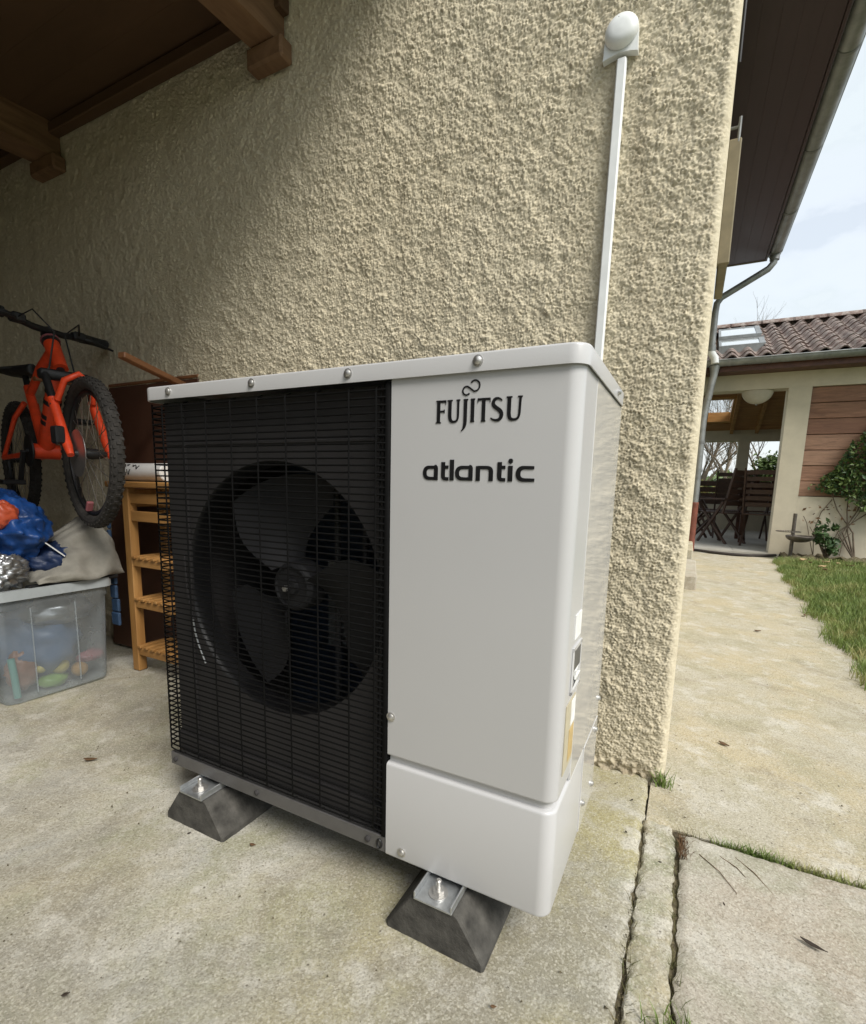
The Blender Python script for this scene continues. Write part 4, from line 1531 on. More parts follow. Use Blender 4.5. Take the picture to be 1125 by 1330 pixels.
def build_bicycle():
    C0 = Vector((-.836, .33, .87))
    ang = .2
    d = Vector((-math.cos(ang), math.sin(ang), 0))
    l = Vector((math.sin(ang), math.cos(ang), 0))           # towards the wall
    T = lambda u, z, w=0: C0 + d * u + l * w + Vector((0, 0, z - .87))
    R0 = .268
    b = thing('bicycle', 'orange and black mountain bike carried above the storage box', 'bicycle', tuple(T(.45, .6)))

    def wheel(u, z, steer=0):
        c = T(u, z)
        dd = d * math.cos(steer) + l * math.sin(steer)
        up_ = Vector((0, 0, 1))
        ax = dd.cross(up_).normalized()
        P = lambda r, t, w=0: c + (dd * math.cos(t) + up_ * math.sin(t)) * r + ax * w
        n = 48
        ty = MB()
        rr, mr = R0 - .026, .022
        vs, fs = [], []
        for i in range(n):
            t = 2 * PI * i / n
            for k in range(12):
                a = 2 * PI * k / 12
                vs.append(P(rr + mr * math.cos(a), t, mr * math.sin(a)))
        for i in range(n):
            for k in range(12):
                fs.append((i * 12 + k, i * 12 + (k + 1) % 12, ((i + 1) % n) * 12 + (k + 1) % 12, ((i + 1) % n) * 12 + k))
        ty.add(vs, fs)
        for i in range(56):                                   # tread knobs
            t = 2 * PI * i / 56
            for w, dr, hw in ((-.012, -.004, .005), (.012, -.004, .005), (-.018, -.012, .004), (.018, -.012, .004), (0, 0, .006)):
                tt = t + (.05 if abs(w) < .02 and w != 0 else 0)
                r1 = R0 - .004 + dr
                q = []
                for dt in (-.018, .018):
                    for ww in (-hw, hw):
                        for r_ in (r1 - .004, r1 + .002):
                            q.append(P(r_, tt + dt, w + ww))
                ty.add(q, [(0, 1, 3, 2), (4, 6, 7, 5), (0, 4, 5, 1), (2, 3, 7, 6), (1, 5, 7, 3)])
        w_ = ty.build('wheel', 'tyre', b)
        rim = MB()
        rim.tube([P(rr - .030, 2 * PI * i / n) for i in range(n)], .009, 6, closed=True)
        rim.build('rim', 'bike_black', w_, 60)
        sp = MB()
        for i in range(28):
            t = 2 * PI * i / 28
            s = 1 if i % 2 else -1
            sp.tube([P(.018, t + .5 * (1 if i % 4 < 2 else -1), s * .022), P(rr - .033, t, 0)], .0012, 4, cap=False)
        sp.build('spokes', 'spoke', w_)
        hb = MB().tube([P(0, 0, -.05), P(0, 0, -.024), P(0, 0, .024), P(0, 0, .05)], [.008, .019, .019, .008], 12)
        hb.build('hub', 'bike_black', w_, 40)
        return P
    P = wheel(0, .87)
    wheel(.95, .865)
    m = MB()
    m.bar(P(.17, -1.55, -.012), P(.205, -1.45, -.012), .022, .012, .003)
    m.build('spoke_reflector', 'toy_pink', b)
    # frame: the bicycle points to the right, front wheel nearest
    f = MB()
    f.tube([T(.285, 1.205), T(.40, 1.06), T(.53, .90)], [.025, .029, .030], 12)                     # down tube
    f.tube([T(.33, 1.27), T(.50, 1.225), T(.70, 1.13)], [.018, .017, .015], 12)                     # top tube
    f.tube([T(.53, .89), T(.62, 1.03), T(.71, 1.17)], [.022, .019, .017], 12)                       # seat tube
    f.tube([T(.255, 1.19), T(.345, 1.305)], .027, 12)                                               # head tube
    for s_ in (-1, 1):
        f.tube([T(.55, .885, s_ * .02), T(.62, .88, s_ * .045), T(.95, .868, s_ * .06)], [.014, .012, .010], 8)
        f.tube([T(.70, 1.10, s_ * .02), T(.76, 1.04, s_ * .045), T(.95, .868, s_ * .06)], [.011, .010, .009], 8)
    f.tube([T(.53, .89, -.045), T(.53, .89, .045)], .032, 14)
    fr = f.build('frame', 'bike_orange', b, 60)
    MB().tube([T(.335, 1.292), T(.352, 1.313)], .030, 14).build('headset', 'bike_black', fr, 60)
    MB().tube([T(.345, 1.304), T(.349, 1.309)], .033, 14).build('headset_ring', 'toy_pink', fr, 60)
    dc = MB()
    for q in (.25, .38, .55, .62):
        c = T(.285 + .245 * q, 1.205 - .305 * q)
        dc.tube([c, c + (T(.53, .90) - T(.285, 1.205)).normalized() * .02], .0300, 12, cap=False)
    dc.build('frame_decal', 'bike_black', fr, 60)
    # fork: dark stanchions, orange lowers straddling the wheel
    fk = MB()
    fk.bar(T(.222, 1.16, -.078), T(.222, 1.16, .078), .045, .035, .006)
    fk.tube([T(.235, 1.165), T(.40, 1.345)], .014, 8)
    for w in (-.062, .062):
        fk.tube([T(.215, 1.165, w), T(.13, 1.045, w)], .0135, 10)
    k_ = fk.build('fork', 'bike_black', b, 60)
    for w in (-.062, .062):
        MB().tube([T(.145, 1.065, w), T(.14, 1.055, w), T(.02, .895, w), T(-.005, .862, w)], [.0165, .016, .015, .011], 12).build('fork_leg', 'bike_orange', k_, 60)
    MB().tube([T(.115, 1.06, -.055), T(.075, 1.125, -.04), T(.06, 1.15, 0), T(.075, 1.125, .04), T(.115, 1.06, .055)], .011, 8).build('fork_arch', 'bike_orange', k_, 60)
    MB().box(-.02, .02, -.015, .015, -.03, .03, .005, Matrix.Translation(T(.03, .93, -.085))).build('brake_caliper', 'bike_black', k_)
    dk = MB().lathe([(.070, -.001), (.082, -.001), (.082, .001), (.070, .001)], (0, 0, 0), 'y', 32)
    rot = Matrix((d, l, Vector((0, 0, 1)))).transposed()
    dk.v = [tuple(T(0, .87, -.04) + rot @ Vector(q)) for q in dk.v]
    dk.build('brake_disc', 'alloy', b, 40)
    # handlebar
    hd = Vector((math.cos(math.radians(104)), math.sin(math.radians(104)), 0))
    hc = T(.36, 1.345)
    H_ = lambda w, fx=0, z=0: hc + hd * w + Vector((.98, -.2, 0)) * fx + Vector((0, 0, z))
    hb = MB()
    hb.tube([T(.395, 1.335), H_(0)], .019, 10)
    hb.tube([H_(-.27, -.03, .02), H_(-.16, -.005, .018), H_(-.06, 0, 0), H_(.06, 0, 0), H_(.16, -.005, .018), H_(.25, -.03, .02)], .0125, 10)
    h_ = hb.build('handlebar', 'bike_black', b, 60)
    for s_, w0, w1 in ((-1, -.285, -.165), (1, .145, .262)):
        MB().tube([H_(w0, -.03, .02), H_((w0 + w1) / 2, -.017, .02), H_(w1, -.005, .018)], [.020, .018, .020], 12).build('grip', 'bike_black', h_, 60)
        MB().tube([H_(s_ * .13, .02, .005), H_(s_ * .17, .055, -.002), H_(s_ * .27, .05, -.012)], [.010, .007, .005], 8).build('brake_lever', 'bike_black', h_, 60)
        MB().box(-.022, .022, -.022, .022, -.016, .016, .006, Matrix.Translation(H_(s_ * .12, .012, .01))).build('brake_clamp', 'bike_black', h_)
    for s_ in (-1, 1):
        MB().tube([H_(s_ * .12, .03, .01), H_(s_ * .09, .11, .03), H_(s_ * .02, .13, -.03), T(.24, 1.18, s_ * .04), T(.12, 1.04, s_ * .075)], .003, 6).build('cable', 'bike_black', h_, 60)
    # saddle at the far end
    MB().tube([T(.705, 1.16), T(.735, 1.215)], .0125, 10).build('seat_post', 'bike_black', b, 60)
    sd_ = MB()
    nu, nv = 16, 10
    vs, fs = [], []
    for i in range(nu):
        q = i / (nu - 1)
        w = .065 * q ** .8 + .018
        for k in range(nv):
            a = 2 * PI * k / nv
            vs.append(T(.62 + .23 * q, 1.235 + .012 * q + .022 * math.sin(a), w * math.cos(a)))
    for i in range(nu - 1):
        for k in range(nv):
            fs.append((i * nv + k, i * nv + (k + 1) % nv, (i + 1) * nv + (k + 1) % nv, (i + 1) * nv + k))
    fs += [tuple(range(nv)), tuple((nu - 1) * nv + k for k in range(nv))]
    sd_.add(vs, fs)
    sd_.build('saddle', 'bike_black', b, 70)
    cr = MB()
    cr.lathe([(.062, -.003), (.066, -.003), (.066, .003), (.062, .003)], (0, 0, 0), 'y', 28)
    cr.v = [tuple(T(.53, .89, -.058) + rot @ Vector(q)) for q in cr.v]
    cr.build('chainring', 'bike_black', b, 40)
    c_ = MB().tube([T(.53, .89, -.07), T(.53, .89, .07)], .011, 10).build('crank', 'bike_black', b, 40)
    for u, z, w in ((.60, .76, -.115), (.46, 1.02, .115)):
        MB().bar(T(.53, .89, math.copysign(.077, w)), T(u, z, math.copysign(.08, w)), .018, .013, .003).build('crank_arm', 'bike_black', c_)
        MB().box(-.04, .04, -.04, .04, -.01, .01, .003, Matrix.Translation(T(u, z, w))).build('pedal', 'bike_black', c_)


build_bicycle()


# ================================================================== PATIO BUILDING
def build_patio():
    FY = 6.89
    p = thing('patio_building', 'cream open patio building with tiled roof at the end of the path', 'building', (2.5, FY, 0))
    fl = MB().box(.2, 6, FY - .0, 11.4, -.06, .035, .004).build('floor_slab', 'patio_floor', p)
    for i in range(4):
        for j in range(5):
            a, c = 1.06 + i * .602, FY + .03 + j * .602
            MB().box(a, a + .596, c, c + .596, .0355, .042, .002).build('floor_tile', 'patio_floor', p)
    # front: beam, post, low wall, planks
    MB().box(.9, 6.0, FY - .001, FY + .22, 2.085, 2.275).build('front_beam', 'cream_render', p)
    MB().box(2.05, 2.285, FY, FY + .22, .03, 2.0845).build('post', 'cream_render', p)
    MB().box(2.2855, 6.0, FY, FY + .22, .0, .767).build('low_wall', 'cream_render', p)
    MB().box(4.3, 4.55, FY, FY + .22, .768, 2.084).build('post', 'cream_render', p)
    n = 7
    hh = (2.084 - .769) / n
    for i in range(n):
        z = .769 + i * hh
        MB().box(2.287, 4.298, FY + .035 + .006 * (i % 2), FY + .065, z + .003, z + hh - .004, .005).build('plank', 'cladding', p)
    MB().box(2.287, 4.298, FY + .0665, FY + .08, .769, 2.084).build('plank_backing', 'dark_ceiling', p)
    MB().box(2.29, 6, FY + .225, FY + .24, .03, 2.08).build('inner_wall', 'cream_render', p)
    # right inner partition so the opening reads as a covered room
    MB().box(5.9, 6.0, FY + .22, 11.2, .03, 3.0).build('end_wall', 'cream_render', p)
    # back: beam, posts, low wall
    BY = 11.2
    MB().box(.2, 6, BY, BY + .2, 1.83, 2.06).build('back_beam', 'cream_render', p)
    for x in (.2, 1.87, 3.6):
        MB().box(x, x + .2, BY, BY + .2, .62, 1.8295).build('back_post', 'cream_render', p)
    MB().box(.2, 6, BY, BY + .2, .03, .6195).build('back_low_wall', 'cream_render', p)
    # roof structure
    ey, ez, ry, s = 6.62, 2.40, 8.62, .44
    rz = ez + s * (ry - ey)
    zf = lambda y: ez + s * (y - ey)
    zb = lambda y: rz - s * (y - ry)
    ceil = MB()
    x0, x1 = .95, 6.0
    sx0, sx1 = 1.25, 1.66
    sy0, sy1 = 10.12, 10.84

    def under(xa, xb, ya, yb, front, nm='ceiling_board'):
        z = zf if front else zb
        q = MB()
        q.add([(xa, ya, z(ya) - .10), (xb, ya, z(ya) - .10), (xb, yb, z(yb) - .10), (xa, yb, z(yb) - .10),
               (xa, ya, z(ya) - .03), (xb, ya, z(ya) - .03), (xb, yb, z(yb) - .03), (xa, yb, z(yb) - .03)],
              [(0, 3, 2, 1), (4, 5, 6, 7), (0, 1, 5, 4), (1, 2, 6, 5), (2, 3, 7, 6), (3, 0, 4, 7)])
        q.build(nm, 'patio_ceiling', p)
    under(x0, x1, ey, 7.02, True)
    under(x0, 1.24, 7.025, 8.30, True)
    under(1.775, x1, 7.025, 8.30, True)
    under(x0, x1, 8.305, ry - .002, True)
    y = ry + .002
    while y < 11.5:
        y2 = min(y + .18, 11.55)
        a, b_ = y, y2 - .006
        if b_ > sy0 and a < sy1:
            under(x0, sx0, a, b_, False)
            under(sx1, x1, a, b_, False)
        else:
            under(x0, x1, a, b_, False)
        y = y2
    for x in (1.72, 2.15, 2.65, 3.2):
        q = MB()
        for (ya, yb) in ((ry, 11.15),):
            v = []
            for xx in (x - .03, x + .03):
                for yy in (ya, yb):
                    v += [(xx, yy, zb(yy) - .20), (xx, yy, zb(yy) - .102)]
            q.add(v, [(0, 1, 3, 2), (4, 6, 7, 5), (0, 4, 5, 1), (2, 3, 7, 6), (0, 2, 6, 4), (1, 5, 7, 3)])
        q.build('rafter', 'patio_ceiling', p)
    q = MB()
    q.box(sx0 - .05, sx0, sy0 - .03, sy1 + .03, -.0, .05)
    sk = MB()
    for (xa, xb, ya, yb) in ((sx0 - .04, sx0 + .015, sy0 - .04, sy1 + .04), (sx1 - .015, sx1 + .04, sy0 - .04, sy1 + .04), (sx0 + .0155, sx1 - .0155, sy0 - .04, sy0 + .015), (sx0 + .0155, sx1 - .0155, sy1 - .015, sy1 + .04)):
        sk.add([(xa, ya, zb(ya) - .13), (xb, ya, zb(ya) - .13), (xb, yb, zb(yb) - .13), (xa, yb, zb(yb) - .13),
                (xa, ya, zb(ya) + .05), (xb, ya, zb(ya) + .05), (xb, yb, zb(yb) + .05), (xa, yb, zb(yb) + .05)],
               [(0, 3, 2, 1), (4, 5, 6, 7), (0, 1, 5, 4), (1, 2, 6, 5), (2, 3, 7, 6), (3, 0, 4, 7)])
    rs = sk.build('rear_skylight', 'pine_x', p)
    MB().quad((sx0 + .014, sy0 + .014, zb(sy0 + .014) + .03), (sx1 - .014, sy0 + .014, zb(sy0 + .014) + .03), (sx1 - .014, sy1 - .014, zb(sy1 - .014) + .03), (sx0 + .014, sy1 - .014, zb(sy1 - .014) + .03)).build('pane', 'clear_glass', rs)
    # rear slope covering
    q = MB()
    for (xa, xb, ya, yb) in ((x0, sx0 - .045, ry, 11.6), (sx1 + .045, x1, ry, 11.6), (sx0 - .044, sx1 + .044, ry, sy0 - .045), (sx0 - .044, sx1 + .044, sy1 + .045, 11.6)):
        q.add([(xa, ya, zb(ya) - .025), (xb, ya, zb(ya) - .025), (xb, yb, zb(yb) - .025), (xa, yb, zb(yb) - .025),
               (xa, ya, zb(ya) + .04), (xb, ya, zb(ya) + .04), (xb, yb, zb(yb) + .04), (xa, yb, zb(yb) + .04)],
              [(0, 3, 2, 1), (4, 5, 6, 7), (0, 1, 5, 4), (1, 2, 6, 5), (2, 3, 7, 6), (3, 0, 4, 7)])
    q.build('rear_covering', 'roof_tile', p)
    # roof tiles on the front slope
    tw, tl = .182, .225
    ca = math.atan(s)
    prof = []
    for k in range(15):
        q = k / 14
        prof.append((q * (tw + .012), .036 * math.cos(q * 2 * PI - .3 * math.sin(q * 2 * PI)) * .95))
    tm = MB()
    n = len(prof)
    L = tl + .06
    vs = []
    for yy, sc, dz in ((0, 1, .018), (L, .97, 0)):
        for a, b_ in prof:
            vs.append((a, yy, b_ * sc + dz + .05))
        for a, b_ in prof:
            vs.append((a, yy, b_ * sc + dz + .05 - .014))
    fs = []
    for k in range(n - 1):
        fs += [(k, k + 1, 2 * n + k + 1, 2 * n + k), (n + k, 3 * n + k, 3 * n + k + 1, n + k + 1), (k, n + k, n + k + 1, k + 1), (2 * n + k, 2 * n + k + 1, 3 * n + k + 1, 3 * n + k)]
    fs += [(0, 2 * n, 3 * n, n), (n - 1, 2 * n - 1, 4 * n - 1, 3 * n - 1)]
    tm.add(vs, fs)
    first = None
    rows = int((ry - ey) / math.cos(ca) / tl) + 1
    rnd = random.Random(4)
    for c in range(17):
        for r in range(rows):
            x = 1.02 + c * tw
            yy = ey - .045 + r * tl * math.cos(ca)
            if x + tw > 1.245 and x < 1.70 and 7.0 < yy + .1 < 8.2:
                continue
            if first is None:
                ob = tm.build('roof_tile', 'roof_tile', p, 50, origin=(0, 0, 0))
                first = ob
            else:
                ob = first.copy()
                COL.objects.link(ob)
                ob.parent = p
            ob.location = Vector((x + rnd.uniform(-.003, .003), yy + rnd.uniform(-.006, .006), zf(yy) - .025 + rnd.uniform(0, .004))) - ORG[p.name]
            ob.rotation_euler = (ca + rnd.uniform(-.01, .01), rnd.uniform(-.01, .01), rnd.uniform(-.012, .012))
    for k in range(9):                                    # ridge tiles
        x = 1.0 + k * .40
        q = MB()
        a1 = [(ry + .11 * math.cos(t), rz + .035 + .07 * math.sin(t)) for t in np.linspace(0, PI, 9)]
        a2 = [(ry + .095 * math.cos(t), rz + .03 + .055 * math.sin(t)) for t in np.linspace(PI, 0, 9)]
        q.prism(a1 + a2, .43, (x, 0, 0), 'yz')
        q.build('ridge_tile', 'roof_tile', p, 50)
    # front skylights
    for ya, yb in ((7.02, 7.42), (7.68, 8.28)):
        xa, xb = 1.25, 1.765
        fr = MB()
        for (a, b_, c, d_) in ((xa, xa + .03, ya, yb), (xb - .06, xb, ya, yb), (xa + .0305, xb - .0605, ya, ya + .03), (xa + .0305, xb - .0605, yb - .03, yb)):
            fr.add([(a, c, zf(c) - .02), (b_, c, zf(c) - .02), (b_, d_, zf(d_) - .02), (a, d_, zf(d_) - .02),
                    (a, c, zf(c) + .10), (b_, c, zf(c) + .10), (b_, d_, zf(d_) + .10), (a, d_, zf(d_) + .10)],
                   [(0, 3, 2, 1), (4, 5, 6, 7), (0, 1, 5, 4), (1, 2, 6, 5), (2, 3, 7, 6), (3, 0, 4, 7)])
        so = fr.build('skylight', 'zinc', p)
        MB().quad((xa + .028, ya + .028, zf(ya + .028) + .09), (xb - .058, ya + .028, zf(ya + .028) + .09), (xb - .058, yb - .028, zf(yb - .028) + .09), (xa + .028, yb - .028, zf(yb - .028) + .09)).build('pane', 'skylight_glass', so)
    MB().box(1.24, 1.775, 7.425, 7.675, zf(7.55) - .08, zf(7.55) + .06).build('flashing', 'zinc_dark', p)
    # fascia and gutter
    MB().box(.95, 6.0, ey - .01, ey + .012, 2.27, 2.385).build('fascia', 'rosewood', p)
    MB().box(.95, 6.0, ey + .013, FY - .002, 2.277, 2.29).build('eaves_board', 'rosewood', p)
    g = MB()
    gy, gz, gr = ey - .075, 2.385, .062
    a1 = [(gy + gr * math.cos(t), gz + gr * math.sin(t)) for t in np.linspace(PI, 2 * PI, 13)]
    a2 = [(gy + (gr - .003) * math.cos(t), gz + (gr - .003) * math.sin(t)) for t in np.linspace(2 * PI, PI, 13)]
    g.prism(a1 + a2, 4.9, (1.09, 0, 0), 'yz')
    g.tube([(1.09, gy - gr, gz + .002), (5.99, gy - gr, gz + .002)], .008, 8)
    g.prism(a1, .004, (1.088, 0, 0), 'yz')
    gt = g.build('gutter', 'zinc', p, 40)
    for x in (1.36, 1.78, 2.28, 2.9, 3.5):
        q = MB()
        b1 = [(gy + (gr + .003) * math.cos(t), gz + (gr + .003) * math.sin(t)) for t in np.linspace(PI, 2 * PI, 13)]
        b2 = [(gy + (gr + .0005) * math.cos(t), gz + (gr + .0005) * math.sin(t)) for t in np.linspace(2 * PI, PI, 13)]
        q.prism(b1 + b2, .024, (x, 0, 0), 'yz').build('gutter_bracket', 'zinc_dark', gt, 40)
    # downpipe from the gutter outlet, with a cast foot
    ox = 1.215
    dp = MB().tube([(ox, gy, gz - .055), (ox, gy, gz - .10), (ox, gy, gz - .16), (ox - .012, gy, gz - .24), (ox - .06, gy, gz - .62), (ox - .066, gy, gz - .72), (ox - .066, gy, .62)],
                   [.062, .052, .043, .041, .041, .041, .041], 14).build('downpipe', 'zinc', p, 50)
    MB().tube([(ox - .066, gy, .66), (ox - .066, gy, .645), (ox - .066, gy, .63), (ox - .066, gy, .03)], [.046, .05, .046, .046], 14).build('pipe_foot', 'rust_pipe', dp, 50)
    MB().tube([(ox - .066, gy, 1.40), (ox - .066, gy, 1.43)], .047, 14).build('pipe_clip', 'zinc_dark', dp, 50)
    # half-round lamp hung under the front beam
    lm = thing('half_round_lamp', 'pale half-round lamp shade under the patio beam', 'lamp', (1.735, FY + .1, 2.1))
    vs, fs = [], []
    a, b_ = 18, 8
    for i in range(b_ + 1):
        ph = PI / 2 * i / b_
        for k in range(a):
            t = 2 * PI * k / a
            vs.append((1.735 + .175 * math.cos(ph) * math.cos(t), FY + .1 + .095 * math.cos(ph) * math.sin(t), 2.083 - .165 * math.sin(ph)))
    for i in range(b_):
        for k in range(a):
            fs.append((i * a + k, i * a + (k + 1) % a, (i + 1) * a + (k + 1) % a, (i + 1) * a + k))
    MB().add(vs, fs).build('shade', 'lamp_shade', lm, 60)
    MB().lathe([(.01, 1.905), (.012, 1.915), (.006, 1.921)], (1.735, FY + .1, 0), 'z', 10).build('finial', 'zinc_dark', lm, 40)


build_patio()


def build_furniture():
    def chair(loc, rz, label):
        t = thing('garden_chair', label, 'chair', (0, 0, 0), 'dark slatted chairs on the patio')
        for s in (-1, 1):
            MB().bar((s * .22, -.22, 0), (s * .22, .16, .62), .025, .035, .003).build('leg', 'chair_wood', t)
            MB().bar((s * .20, .25, 0), (s * .20, -.16, .46), .025, .035, .003).build('leg', 'chair_wood', t)
            MB().bar((s * .22, .16, .44), (s * .22, .30, 1.10), .025, .035, .003).build('back_post', 'chair_wood', t)
            MB().bar((s * .25, -.24, .65), (s * .25, .22, .66), .045, .022, .003).build('armrest', 'chair_wood', t)
        for i in range(6):
            y = -.2 + i * .075
            MB().box(-.21, .21, y, y + .06, .445, .462, .003).build('seat_slat', 'chair_wood', t)
        for i in range(6):
            z = .56 + i * .09
            y = .16 + (z - .44) * .212
            MB().box(-.205, .205, y - .01, y + .008, z, z + .062, .003).build('back_slat', 'chair_wood', t)
        t.location = loc
        t.rotation_euler = (0, 0, rz)
        return t
    tb = thing('patio_table', 'dark red-brown wooden table on the covered patio', 'table', (2.0, 8.5, .042))
    for i in range(6):
        y = 8.05 + i * .15
        MB().box(1.72, 3.2, y, y + .143, .885, .915, .004).build('top_board', 'rosewood', tb)
    for x in (1.80, 3.05):
        for y in (8.12, 8.82):
            MB().box(x, x + .07, y, y + .07, .042, .884, .004).build('leg', 'rosewood', tb)
    MB().box(1.77, 3.15, 8.09, 8.115, .79, .884, .003).build('apron', 'rosewood', tb)
    MB().box(1.775, 1.80, 8.12, 8.9, .79, .884, .003).build('apron', 'rosewood', tb)
    chair((1.70, 8.98, .042), PI * .98, 'slatted chair with its tall back rising behind the patio table')
    chair((1.28, 8.35, .042), 2.0, 'dark slatted chair beside the grey downpipe')
    chair((1.56, 7.98, .042), -2.3, 'slatted chair in front of the left end of the patio table')
    chair((2.04, 7.82, .042), 2.9, 'dark chair close to the cream post of the patio')
    chair((2.42, 8.95, .042), PI * 1.02, 'slatted chair behind the right part of the patio table')
    chair((1.36, 9.35, .042), 1.2, 'dark slatted chair farthest back on the left of the patio')
    bn = thing('garden_bench', 'long dark wooden bench along the back low wall of the patio', 'bench', (1.9, 10.6, .042))
    for i in range(4):
        MB().box(1.1, 3.0, 10.35 + i * .11, 10.45 + i * .11, .44, .465, .004).build('seat_slat', 'chair_wood', bn)
    for i in range(4):
        MB().box(1.1, 3.0, 10.80, 10.82, .56 + i * .12, .66 + i * .12, .004).build('back_slat', 'chair_wood', bn)
    for x in (1.15, 2.02, 2.9):
        MB().box(x, x + .06, 10.36, 10.42, .042, .4395, .004).build('leg', 'chair_wood', bn)
        MB().box(x, x + .06, 10.74, 10.797, .042, 1.03, .004).build('leg', 'chair_wood', bn)
    pl = thing('patio_plant', 'spiky dark plant on the patio table', 'plant', (1.98, 8.6, .915))
    MB().lathe([(.05, .916), (.07, 1.0), (.062, 1.0), (.045, .93)], (1.98, 8.6, 0), 'z', 14).build('pot', 'rosewood', pl, 40)
    r = random.Random(3)
    lv = MB()
    for i in range(46):
        a, e, L = r.uniform(0, 2 * PI), r.uniform(.25, 1.3), r.uniform(.12, .22)
        dx, dy = math.cos(a), math.sin(a)
        b = Vector((1.98, 8.6, 1.0))
        m = b + Vector((dx * math.cos(e), dy * math.cos(e), math.sin(e))) * L * .6
        tp = b + Vector((dx * math.cos(e * .7), dy * math.cos(e * .7), math.sin(e * .7))) * L
        sd = Vector((-dy, dx, 0)) * .009
        lv.add([b - sd * .5, b + sd * .5, m + sd, m - sd, tp], [(0, 1, 2, 3), (3, 2, 4)])
    lv.build('leaves', 'leaf_dark', pl)
    # fire bowl with swing-out grill
    fb = thing('fire_bowl', 'rusty fire bowl with a grill ring on a pole beside the patio wall', 'fire bowl', (2.25, 6.70, .03))
    MB().tube([(2.252, 6.70, .0), (2.252, 6.70, .56)], .021, 10).build('pole', 'bowl_steel', fb, 60)
    prof = []
    for t in np.linspace(0, PI / 2, 8):
        prof.append((.142 * math.sin(t) + .001, .24 - .075 * math.cos(t) + .075))
    prof2 = [(a * .96, b + .006) for a, b in prof[::-1]]
    MB().lathe([(a, b) for a, b in prof] + prof2, (2.30, 6.56, -.02), 'z', 28).build('bowl', 'bowl_steel', fb, 50)
    g = MB()
    gc = Vector((2.185, 6.58, .345))
    g.tube([gc + Vector((.125 * math.cos(t), .125 * math.sin(t), 0)) for t in np.linspace(0, 2 * PI, 29)[:-1]], .005, 6, closed=True)
    g.tube([gc + Vector((.06, .10, 0)), Vector((2.252, 6.70, .345))], .006, 6)
    for i in range(9):
        a = -.1 + i * .025
        hw = math.sqrt(max(.0001, .125 ** 2 - a * a))
        g.tube([gc + Vector((a, -hw, 0)), gc + Vector((a, hw, 0))], .0018, 5)
    g.build('grill_ring', 'bowl_steel', fb, 60)
    # hose lying across the threshold
    pts = [(1.10, 6.80, .022), (1.24, 6.74, .022), (1.42, 6.62, .020), (1.62, 6.55, .020), (1.82, 6.57, .020), (2.0, 6.68, .020), (2.12, 6.82, .02)]
    o = MB().tube(pts, .018, 8).build('garden_hose', 'hose', None, 60)
    tag(o, 'dark hose lying curved on the path before the patio step', 'hose')


build_furniture()


# ================================================================== PLANTS
def leaves(N, centre, fn, size, mat, name, parent, seed, droop=.3):
    r = np.random.default_rng(seed)
    P = fn(r, N) + np.array(centre)
    n = r.standard_normal((N, 3))
    n[:, 2] += .4
    n /= np.linalg.norm(n, axis=1)[:, None]
    a = np.cross(n, r.standard_normal((N, 3)))
    a /= np.linalg.norm(a, axis=1)[:, None]
    b = np.cross(n, a)
    s = size * (.6 + .8 * r.random(N))[:, None]
    V = np.stack([P - a * s, P + b * s * .5 - n * s * .1, P + a * s, P - b * s * .5 - n * s * .1], 1).reshape(-1, 3)
    i = np.arange(N)[:, None] * 4
    Fc = np.concatenate([i + np.array([0, 1, 2]), i + np.array([0, 2, 3])], 0)
    return soup(name, V, Fc, mat, parent)


def clumps(rx, ry, rz, k, cr):
    def fn(r, N):
        c = r.standard_normal((k, 3))
        c /= np.linalg.norm(c, axis=1)[:, None]
        c *= (r.random((k, 1)) ** .4)
        c *= np.array([rx, ry, rz])
        i = r.integers(0, k, N)
        d = r.standard_normal((N, 3))
        d /= np.linalg.norm(d, axis=1)[:, None]
        return c[i] + d * (cr * r.random((N, 1)) ** .5) * (.5 + r.random((k, 1))[i])
    return fn


def bare_tree(loc, H, label, seed, spread=.55, depth=5, mat='twig_bark', r0=.09, lean=0, crown=None):
    t = thing('bare_tree', label, 'tree', loc, 'leafless trees behind the patio')
    r = random.Random(seed)
    trunk, br = MB(), MB()

    def grow(mb, p, d, L, rad, dep):
        n = 3
        pts, rs = [p], [rad]
        q = p
        for i in range(n):
            d = (d + Vector((r.gauss(0, .12), r.gauss(0, .12), r.gauss(.03, .08)))).normalized()
            q = q + d * L / n
            pts.append(q)
            rs.append(rad * (1 - .35 * (i + 1) / n))
        mb.tube(pts, rs, 6 if dep > 3 else 4 if dep > 1 else 3, cap=False)
        if dep == 0:
            return
        for k in range(r.choice((2, 3, 3)) if dep > 1 else 3):
            j = r.randint(1, n)
            a = r.uniform(0, 2 * PI)
            nd = (d * 1.0 + Vector((math.cos(a), math.sin(a), r.uniform(-.1, .5))) * spread * r.uniform(.7, 1.4)).normalized()
            grow(br, pts[j], nd, L * r.uniform(.6, .82), rs[j] * .62, dep - 1)
        grow(br, q, d, L * .75, rs[-1] * .85, dep - 1)
    grow(trunk, Vector(loc), Vector((lean, 0, 1)).normalized(), H * .30, r0, depth)
    trunk.build('trunk', 'bark', t)
    br.build('branches', mat, t)
    return t


